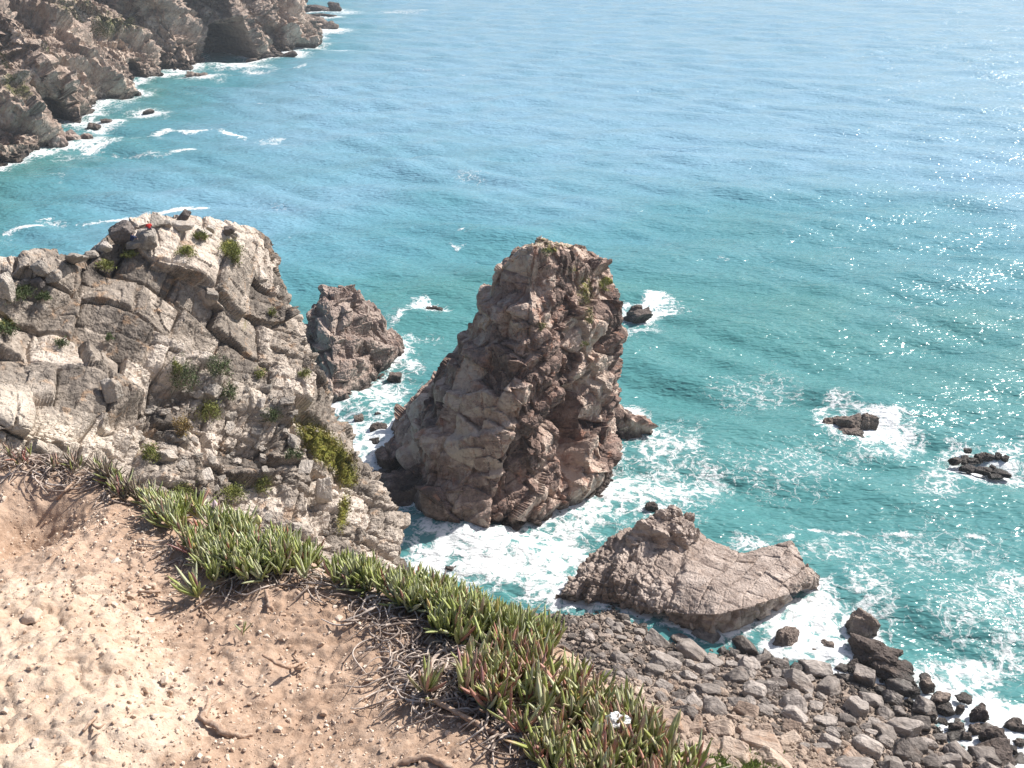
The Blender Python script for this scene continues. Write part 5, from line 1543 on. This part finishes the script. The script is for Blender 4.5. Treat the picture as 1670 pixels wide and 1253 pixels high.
def leaf_cloud(n, rx, ry, rz, size, seed, up=0.4):
    rg = np.random.default_rng(seed)
    # clumps inside an uneven dome, leaves around each
    nc = max(6, n // 45)
    d = rg.normal(size=(nc, 3)); d /= np.linalg.norm(d, axis=1, keepdims=True); d[:, 2] = np.abs(d[:, 2])
    cen = d * rg.uniform(.35, 1.0, (nc, 1)) ** .6 * [rx, ry, rz]
    k = rg.integers(nc, size=n)
    cr_ = rg.uniform(.14, .34, nc)
    P = cen[k] + rg.normal(size=(n, 3)) * (cr_[k] * np.array([rx]))[:, None] * [1, 1, .7 * rz / rx]
    P[:, 2] = np.maximum(P[:, 2], -.15 * rz)
    U = rg.normal(size=(n, 3)) + [0, 0, up * 2]; U /= np.linalg.norm(U, axis=1, keepdims=True)
    S = np.cross(U, rg.normal(size=(n, 3))); S /= np.linalg.norm(S, axis=1, keepdims=True)
    L = size * rg.uniform(.6, 1.5, (n, 1)); w = L * rg.uniform(.25, .45, (n, 1))
    V = np.stack([P - S * w * .5, P + U * L * .5 - S * w * .55, P + U * L, P + U * L * .5 + S * w * .55], 1).reshape(-1, 3)
    T = np.arange(4 * n).reshape(n, 4)
    ctint = rg.random(nc)
    return V, T, np.repeat(np.clip(ctint[k] * .6 + rg.random(n) * .4, 0, 1), 4)

def shrub(label, px, py, w, h, mat, seed, cat='shrub', name='shrub', V_=None, group=None, size=.2, n=900, lift=0):
    if V_ is None: p = prom(px, py + h * .35)
    else: p = hit(STACK_V, SPX, SPY, px, py + h * .3, 5, 195)
    if p is None: print('no hit', label); return
    s = pxm(p)
    tc = np.array([0, 0, CAMZ]) - p; tc /= np.linalg.norm(tc)
    c = p + tc * (.25 + .22 * w * s) + np.array([0, 0, -.1 * h * s])
    root = bpy.data.objects.new(name, None); COL.objects.link(root); root.location = tuple(c)
    V, T, t = leaf_cloud(n, w * s * .5, w * s * .45, h * s * .75, size, seed)
    mesh_obj('foliage', V, T, M[mat], root, attrs={'tint': t})
    Vs, Ts, off = [], [], 0
    rg = np.random.default_rng(seed)
    for k in range(6):
        e = rg.normal(size=3) * [w * s * .3, w * s * .3, 0] + [0, 0, h * s * .5]
        v, q = tube([(0, 0, -.25), e * .5 + rg.normal(scale=.05, size=3), e], [.04, .025, .008], 5, k, .1); Vs.append(v); Ts.append(q + off); off += len(v)
    V = np.concatenate(Vs)
    mesh_obj('stems', V, np.concatenate(Ts), M['dry_stem'], root, attrs={'tint': np.full(len(V), .5)})
    tag(root, label, cat, group)

shrub('dark green bush with a bright edge in the headland gully, left of the pair', 302, 602, 44, 52, 'fol_green', 21, n=1900)
shrub('bright yellowish cushion on the left side of the gully bush', 290, 596, 14, 44, 'fol_bright', 22, 'cushion plant', 'cushion_plant', n=700)
shrub('dark green bush in the headland gully, right of the pair', 358, 590, 36, 38, 'fol_green', 23, n=1500)
shrub('trailing dark bush below the right gully bush', 376, 632, 24, 34, 'fol_green', 24, n=900)
shrub('olive bush on the rubble below the gully bushes', 342, 664, 36, 34, 'fol_bright', 25, n=1200)
shrub('rusty brown bush left of the olive bush', 297, 690, 28, 32, 'fol_ochre', 26, n=1000)
shrub('grey green bush overhanging the ledge near the headland right flank', 442, 672, 28, 22, 'fol_green', 27, n=900)
shrub('low olive bush above the withered ice plants', 246, 734, 30, 30, 'fol_bright', 28, n=1000)
shrub('mossy bush right above the ice plant mat, leftmost of three', 300, 798, 40, 30, 'fol_bright', 29, n=1200)
shrub('mossy bush right above the ice plant mat, middle of three', 378, 800, 46, 30, 'fol_bright', 30, n=1300)
shrub('mossy bush right above the ice plant mat, rightmost of three', 430, 786, 28, 26, 'fol_bright', 31, n=900)
shrub('dark tuft on a pale rib beside the grassy flank', 480, 738, 24, 22, 'fol_green', 32, n=800)
shrub('green cushion on the crest, right of the dark boulders', 378, 402, 40, 26, 'fol_bright', 33, 'cushion plant', 'cushion_plant', n=1500)
shrub('narrow green cushion trailing down from the crest', 384, 418, 16, 26, 'fol_bright', 34, 'cushion plant', 'cushion_plant', n=600)
shrub('green cushion between the pale boulders on the crest', 328, 382, 24, 16, 'fol_bright', 35, 'cushion plant', 'cushion_plant', n=800)
shrub('olive cushion below the leaning finger boulder', 306, 408, 28, 20, 'fol_bright', 36, 'cushion plant', 'cushion_plant', n=900)
shrub('olive cushion on the lower crest beside the loaf boulder', 172, 431, 30, 14, 'fol_bright', 37, 'cushion plant', 'cushion_plant', n=800)
shrub('small olive cushion under the pale flat slab', 207, 411, 24, 10, 'fol_bright', 38, 'cushion plant', 'cushion_plant', n=600)
shrub('dark green bush in the gap at the left end of the crest', 36, 474, 40, 22, 'fol_green', 39, n=1300)
shrub('dark cushion under the upright rounded boulder', 72, 482, 22, 14, 'fol_green', 40, 'cushion plant', 'cushion_plant', n=700)
shrub('green bush cut by the left edge of the view', 8, 532, 34, 30, 'fol_green', 41, n=1300)
shrub('grey tuft on the headland face left of the pinkish block', 100, 556, 18, 14, 'fol_green', 42, n=500)
shrub('little dark tuft in a crack of the headland face', 178, 550, 12, 10, 'fol_green', 43, n=350)
shrub('small yellow green tuft high on the headland right flank', 444, 506, 12, 20, 'fol_bright', 44, n=400)
shrub('small yellow green tuft on the headland right edge by the islet', 496, 606, 20, 14, 'fol_bright', 45, n=500)
shrub('olive tuft on the upper right flank', 424, 604, 18, 22, 'fol_bright', 46, n=500)
shrub('green cushion on the right shoulder of the tall stack', 990, 462, 22, 20, 'fol_bright', 47, 'cushion plant', 'cushion_plant', V_=1, n=900, size=.2)
shrub('dark cushion on the crown of the tall stack', 890, 410, 24, 10, 'fol_green', 48, 'cushion plant', 'cushion_plant', V_=1, n=700, size=.2)
shrub('olive plants hanging on the upper right face of the tall stack', 952, 486, 26, 26, 'fol_bright', 49, 'cushion plant', 'cushion_plant', V_=1, n=700, size=.2)
shrub('green plants hanging in a groove of the tall stack', 962, 512, 14, 30, 'fol_bright', 50, 'cushion plant', 'cushion_plant', V_=1, n=600, size=.2)
shrub('small green tuft on the middle of the tall stack face', 885, 532, 8, 14, 'fol_bright', 51, 'cushion plant', 'cushion_plant', V_=1, n=300, size=.2)
shrub('small green tuft lowest on the right face of the tall stack', 956, 562, 11, 9, 'fol_bright', 52, 'cushion plant', 'cushion_plant', V_=1, n=300, size=.2)

def flank_grass():
    rg = np.random.default_rng(12)
    m = np.where((PFVEG > .38) & (PPX > 440) & (PPX < 640) & (PPY > 660) & (PPY < 900))[0]
    m = rg.choice(m, 2600)
    n = len(m) * 5
    P = np.repeat(PFV[m], 5, 0) + rg.normal(scale=.14, size=(n, 3))
    U = rg.normal(size=(n, 3)) * .5 + [0.2, -.2, 1]; U /= np.linalg.norm(U, axis=1, keepdims=True)
    S = np.cross(U, rg.normal(size=(n, 3))); S /= np.linalg.norm(S, axis=1, keepdims=True)
    L = rg.uniform(.15, .42, (n, 1)); w = L * .22
    V = np.stack([P - S * w, P + S * w, P + U * L], 1).reshape(-1, 3)
    o = mesh_obj('flank_grass', V, np.arange(3 * n).reshape(n, 3), M['fol_grass'], attrs={'tint': np.repeat(np.repeat(rg.random(len(m)), 5), 3)})
    tag(o, 'yellow green grass growing down the flank of the headland', 'grass', kind='stuff')
    # bright grass at the top of the rubble slope, bottom edge of the view
    n = 6000
    px = rg.normal(1185, 34, n); py = rg.normal(1258, 12, n)
    D = np.stack([(px - PW / 2) / F, CP + (PH / 2 - py) / F * SP, -SP + (PH / 2 - py) / F * CP], 1)
    y = np.full(n, 84.0)
    for _ in range(8):
        P = D * (y / D[:, 1])[:, None] + [0, 0, CAMZ]
        z = beach_z(P[:, 0], P[:, 1]); y = .5 * y + .5 * (z - CAMZ) / D[:, 2] * D[:, 1]
    P = D * (y / D[:, 1])[:, None] + [0, 0, CAMZ + .1]
    U = rg.normal(size=(n, 3)) * .4 + [0, 0, 1]; U /= np.linalg.norm(U, axis=1, keepdims=True)
    S = np.cross(U, rg.normal(size=(n, 3))); S /= np.linalg.norm(S, axis=1, keepdims=True)
    L = rg.uniform(.3, .8, (n, 1)); w = L * .2
    V = np.stack([P - S * w, P + S * w, P + U * L], 1).reshape(-1, 3)
    o = mesh_obj('slope_grass', V, np.arange(3 * n).reshape(n, 3), M['fol_lush'], attrs={'tint': np.repeat(rg.random(n), 3)})
    tag(o, 'bright green grass patch on the rubble slope at the bottom edge', 'grass', kind='stuff')
M['fol_grass'] = foliage_mat('grass_olive', (0.09, 0.085, 0.025), (0.19, 0.165, 0.05), (0.31, 0.25, 0.10))
M['fol_lush'] = foliage_mat('grass_lush', (0.10, 0.15, 0.03), (0.20, 0.26, 0.06), (0.30, 0.34, 0.12))
flank_grass()

# ------------------------------------------------------------------ people and the bird
def skin_mesh(name, joints, edges, mat, parent, sub=2):
    bm = bmesh.new(); ly = bm.verts.layers.skin.verify()
    vs = []
    for k, (x, y, z, r) in enumerate(joints):
        v = bm.verts.new((x, y, z)); v[ly].radius = (r, r); v[ly].use_root = (k == 0); vs.append(v)
    for a, b_ in edges: bm.edges.new((vs[a], vs[b_]))
    me = bpy.data.meshes.new(name); bm.to_mesh(me); bm.free()
    me.materials.append(mat)
    o = bpy.data.objects.new(name, me); COL.objects.link(o); o.parent = parent
    o.modifiers.new('skin', 'SKIN').use_smooth_shade = True
    s = o.modifiers.new('sub', 'SUBSURF'); s.levels = sub; s.render_levels = sub
    return o

def plain(name, c, rough=.8):
    m, nt, b = nmat(name); g = NT(nt); geo = g.n('ShaderNodeNewGeometry')
    n = g.noise(geo.outputs['Position'], 14, 4, .6)
    g.l(g.mix(g.mr(n, .3, .7, 0, .35), c, tuple(v * .6 for v in c)), b.inputs['Base Color']); b.inputs['Roughness'].default_value = rough
    return m

def person(label, loc, rz, lean, jacket, trousers, hair, size=1.0):
    root = bpy.data.objects.new('person', None); COL.objects.link(root)
    root.location = tuple(loc); root.rotation_euler = (0, 0, rz); root.scale = (size,) * 3
    skin = plain('skin', (0.50, 0.31, 0.23), .55)
    l = lean
    J = [(0, 0, .12, .115), (0, .02 + l * .3, .28, .105), (0, .04 + l * .7, .44, .115), (0, .05 + l, .57, .05), (0, .06 + l * 1.1, .63, .05), (0, .075 + l * 1.15, .72, .088), (0, .07 + l * 1.15, .79, .075),
         (0, .165 + l * 1.15, .715, .018)]
    E = [(0, 1), (1, 2), (2, 3), (3, 4), (4, 5), (5, 6), (5, 7)]
    def add(p, to):
        J.append(p); E.append((to, len(J) - 1)); return len(J) - 1
    arms, legs = [], []
    for s in (-1, 1):
        sh = add((s * .17, .04 + l * .8, .50, .055), 2); el = add((s * .25, .17 + l * .6, .30, .042), sh); wr = add((s * .15, .36 + l * .4, .36, .027), el)
        pm = add((s * .13, .42 + l * .4, .37, .034), wr)
        for f, (dx, dy, dz) in enumerate([(-.03, .05, -.01), (-.012, .072, -.012), (.008, .078, -.016), (.026, .066, -.02)]):
            a1 = add((s * .13 + dx, .42 + l * .4 + dy * .6, .37 + dz * .6, .010), pm); add((s * .13 + dx * 1.1, .42 + l * .4 + dy * 1.15, .35 + dz * 1.6, .008), a1)
        th = add((s * .13 - s * .042, .43 + l * .4, .355, .011), pm); add((s * .13 - s * .056, .46 + l * .4, .345, .009), th)
        hp = add((s * .10, .03, .12, .088), 0); kn = add((s * .14, .40, .42, .060), hp); an = add((s * .12, .52, .08, .038), kn); add((s * .13, .64, .04, .036), an)
        arms.append((sh, el, wr)); legs.append((hp, kn, an))
    skin_mesh('body', J, E, skin, root)
    jm, tm, hm = plain('jacket_cloth', jacket), plain('trouser_cloth', trousers), plain('hair', hair)
    g_ = lambda i, r: (J[i][0], J[i][1], J[i][2], r)
    jj = [g_(0, .15), g_(1, .145), g_(2, .15), (0, .05 + l * .95, .545, .075)]; je = [(0, 1), (1, 2), (2, 3)]
    for sh, el, wr in arms:
        b0 = len(jj); jj += [g_(sh, .078), g_(el, .062), g_(wr, .048)]; je += [(2, b0), (b0, b0 + 1), (b0 + 1, b0 + 2)]
    skin_mesh('jacket', jj, je, jm, root)
    tj = [(0, 0, .11, .135)]; te = []
    for hp, kn, an in legs:
        b0 = len(tj); tj += [g_(hp, .108), g_(kn, .078), g_(an, .056)]; te += [(0, b0), (b0, b0 + 1), (b0 + 1, b0 + 2)]
    skin_mesh('trousers', tj, te, tm, root)
    V, T = ICO[3]
    hv = V * [.098, .105, .10]; keep = (V[:, 2] > -.1) | (V[:, 1] < -.25)
    hv = hv * np.where(keep, 1.0, .82)[:, None] * (1 + .05 * fbm(V * 3, 5, 2))[:, None] + [0, .06 + l * 1.15, .76]
    mesh_obj('hair', hv, T, hm, root, smooth_shade=True)
    for s in (-1, 1):
        V2, T2 = ICO[2]
        mesh_obj('eye', V2 * .011 + [s * .034, .158 + l * 1.15, .745], T2, plain('eye', (.05, .04, .04), .3), root)
    return tag(root, label, 'person')

def plant_on(px, py):
    p = prom(px, py); return p
p = at_y(244, 375.5, SEAT1.location[1] - .25)
person('person in a bright red top sitting among the crest boulders', p, R(25), .05, (.62, .035, .025), (.10, .10, .13), (.52, .42, .30), 1.25)
p = at_y(215, 392.5, SEAT2.location[1] - 1.25)
person('person in dark blue clothes sitting below the dark wedge boulder', p, R(-40), .10, (.018, .035, .11), (.02, .03, .075), (.04, .03, .025), 1.05)

def gull():
    q = hit(STACK_V, SPX, SPY, 883, 408, 6, 196)
    top = STACK_V[(np.abs(SPX - 883) < 5) & (STACK_V[:, 1] < 192)]
    c = top[np.argmax(top[:, 2])]
    root = bpy.data.objects.new('gull', None); COL.objects.link(root); root.location = tuple(c + [.1, -.25, -.02]); root.rotation_euler = (0, 0, R(-50)); root.scale = (1.6,) * 3
    wm, gm, om = plain('white_feathers', (.80, .74, .66)), plain('grey_feathers', (.56, .54, .52)), plain('beak_and_legs', (.75, .38, .10))
    # one continuous body: tail, rump, breast, neck, head
    skin_mesh('body', [(0, 0, .33, .115), (-.14, 0, .30, .085), (-.30, 0, .26, .035), (.11, 0, .38, .10), (.16, 0, .48, .062), (.19, 0, .56, .066), (.235, 0, .565, .04)], [(0, 1), (1, 2), (0, 3), (3, 4), (4, 5), (5, 6)], wm, root)
    for s in (-1, 1):
        V, T = ICO[4]
        v = V * [.20, .022, .062]; v[:, 2] -= .12 * np.maximum(0, -v[:, 0]); v[:, 0] *= np.where(v[:, 0] < 0, 1.35, 1)
        mesh_obj('wing', v + [-.06, s * .105, .345], T, gm, root, smooth_shade=True)
        V, T = tube([(.0, s * .045, .25), (.01, s * .045, .12), (.0, s * .045, .012), (.05, s * .05, .008)], [.012, .008, .008, .012], 6, 1, .05)
        mesh_obj('leg', V, T, om, root)
    V, T = tube([(.24, 0, .562), (.30, 0, .556), (.335, 0, .545)], [.02, .014, .004], 6, 2, 0)
    mesh_obj('beak', V, T, om, root)
    tag(root, 'pale gull perched on the very top of the tall sea stack', 'bird')
gull()
build_sea()
# ------------------------------------------------------------------ light, sky, camera
def build_light():
    w = bpy.data.worlds.new('World'); scene.world = w; w.use_nodes = True
    nt = w.node_tree
    bg = nt.nodes['Background']
    sky = nt.nodes.new('ShaderNodeTexSky'); sky.sky_type = 'NISHITA'; sky.sun_disc = False
    sky.sun_elevation = SUN_EL; sky.sun_rotation = SUN_AZ
    sky.altitude = 50; sky.air_density = 1.0; sky.dust_density = 2.5; sky.ozone_density = 1.0
    nt.links.new(sky.outputs[0], bg.inputs['Color'])
    bg.inputs['Strength'].default_value = 0.095
    sd = bpy.data.lights.new('sun', 'SUN'); sd.energy = 5.0; sd.angle = R(0.53); sd.color = (1.0, 0.95, 0.88)
    so = bpy.data.objects.new('sun', sd); COL.objects.link(so)
    so.rotation_euler = Vector(SUN_DIR).to_track_quat('Z', 'Y').to_euler()
    so.location = (60, 40, 200)
    cam = bpy.data.cameras.new('camera'); co = bpy.data.objects.new('camera', cam); COL.objects.link(co)
    cam.sensor_width = 36; cam.lens = 36 * F / PW; cam.clip_end = 40000; cam.clip_start = 0.05
    co.location = (0, 0, CAMZ); co.rotation_euler = (R(90) - PITCH, 0, 0)
    scene.camera = co
    scene.view_settings.view_transform = 'Standard'; scene.view_settings.look = 'None'
    scene.view_settings.gamma = 1; scene.view_settings.exposure = 0.53
    scene.cycles.use_denoising = True
    scene.cycles.max_bounces = 6; scene.cycles.diffuse_bounces = 3; scene.cycles.glossy_bounces = 3
    scene.cycles.caustics_reflective = False; scene.cycles.caustics_refractive = False
    scene.cycles.sample_clamp_indirect = 6

def build_haze():
    m = bpy.data.materials.new('sea_haze'); m.use_nodes = True
    nt = m.node_tree; nt.nodes.clear()
    out = nt.nodes.new('ShaderNodeOutputMaterial'); v = nt.nodes.new('ShaderNodeVolumePrincipled')
    v.inputs['Color'].default_value = (0.80, 0.90, 1.0, 1); v.inputs['Density'].default_value = HAZE; v.inputs['Anisotropy'].default_value = 0.2
    nt.links.new(v.outputs[0], out.inputs['Volume'])
    x0, x1, y0, y1, z0, z1 = -14000, 14000, -600, 16500, -8, 150
    V = np.array([[x, y, z] for z in (z0, z1) for y in (y0, y1) for x in (x0, x1)], float)
    Fq = np.array([[0, 2, 3, 1], [4, 5, 7, 6], [0, 1, 5, 4], [2, 6, 7, 3], [0, 4, 6, 2], [1, 3, 7, 5]])
    o = mesh_obj('haze', V, Fq, m); o['kind'] = 'stuff'; o['label'] = 'thin pale sea haze over the whole bay'
HAZE = 0.00010
build_haze()
build_light()
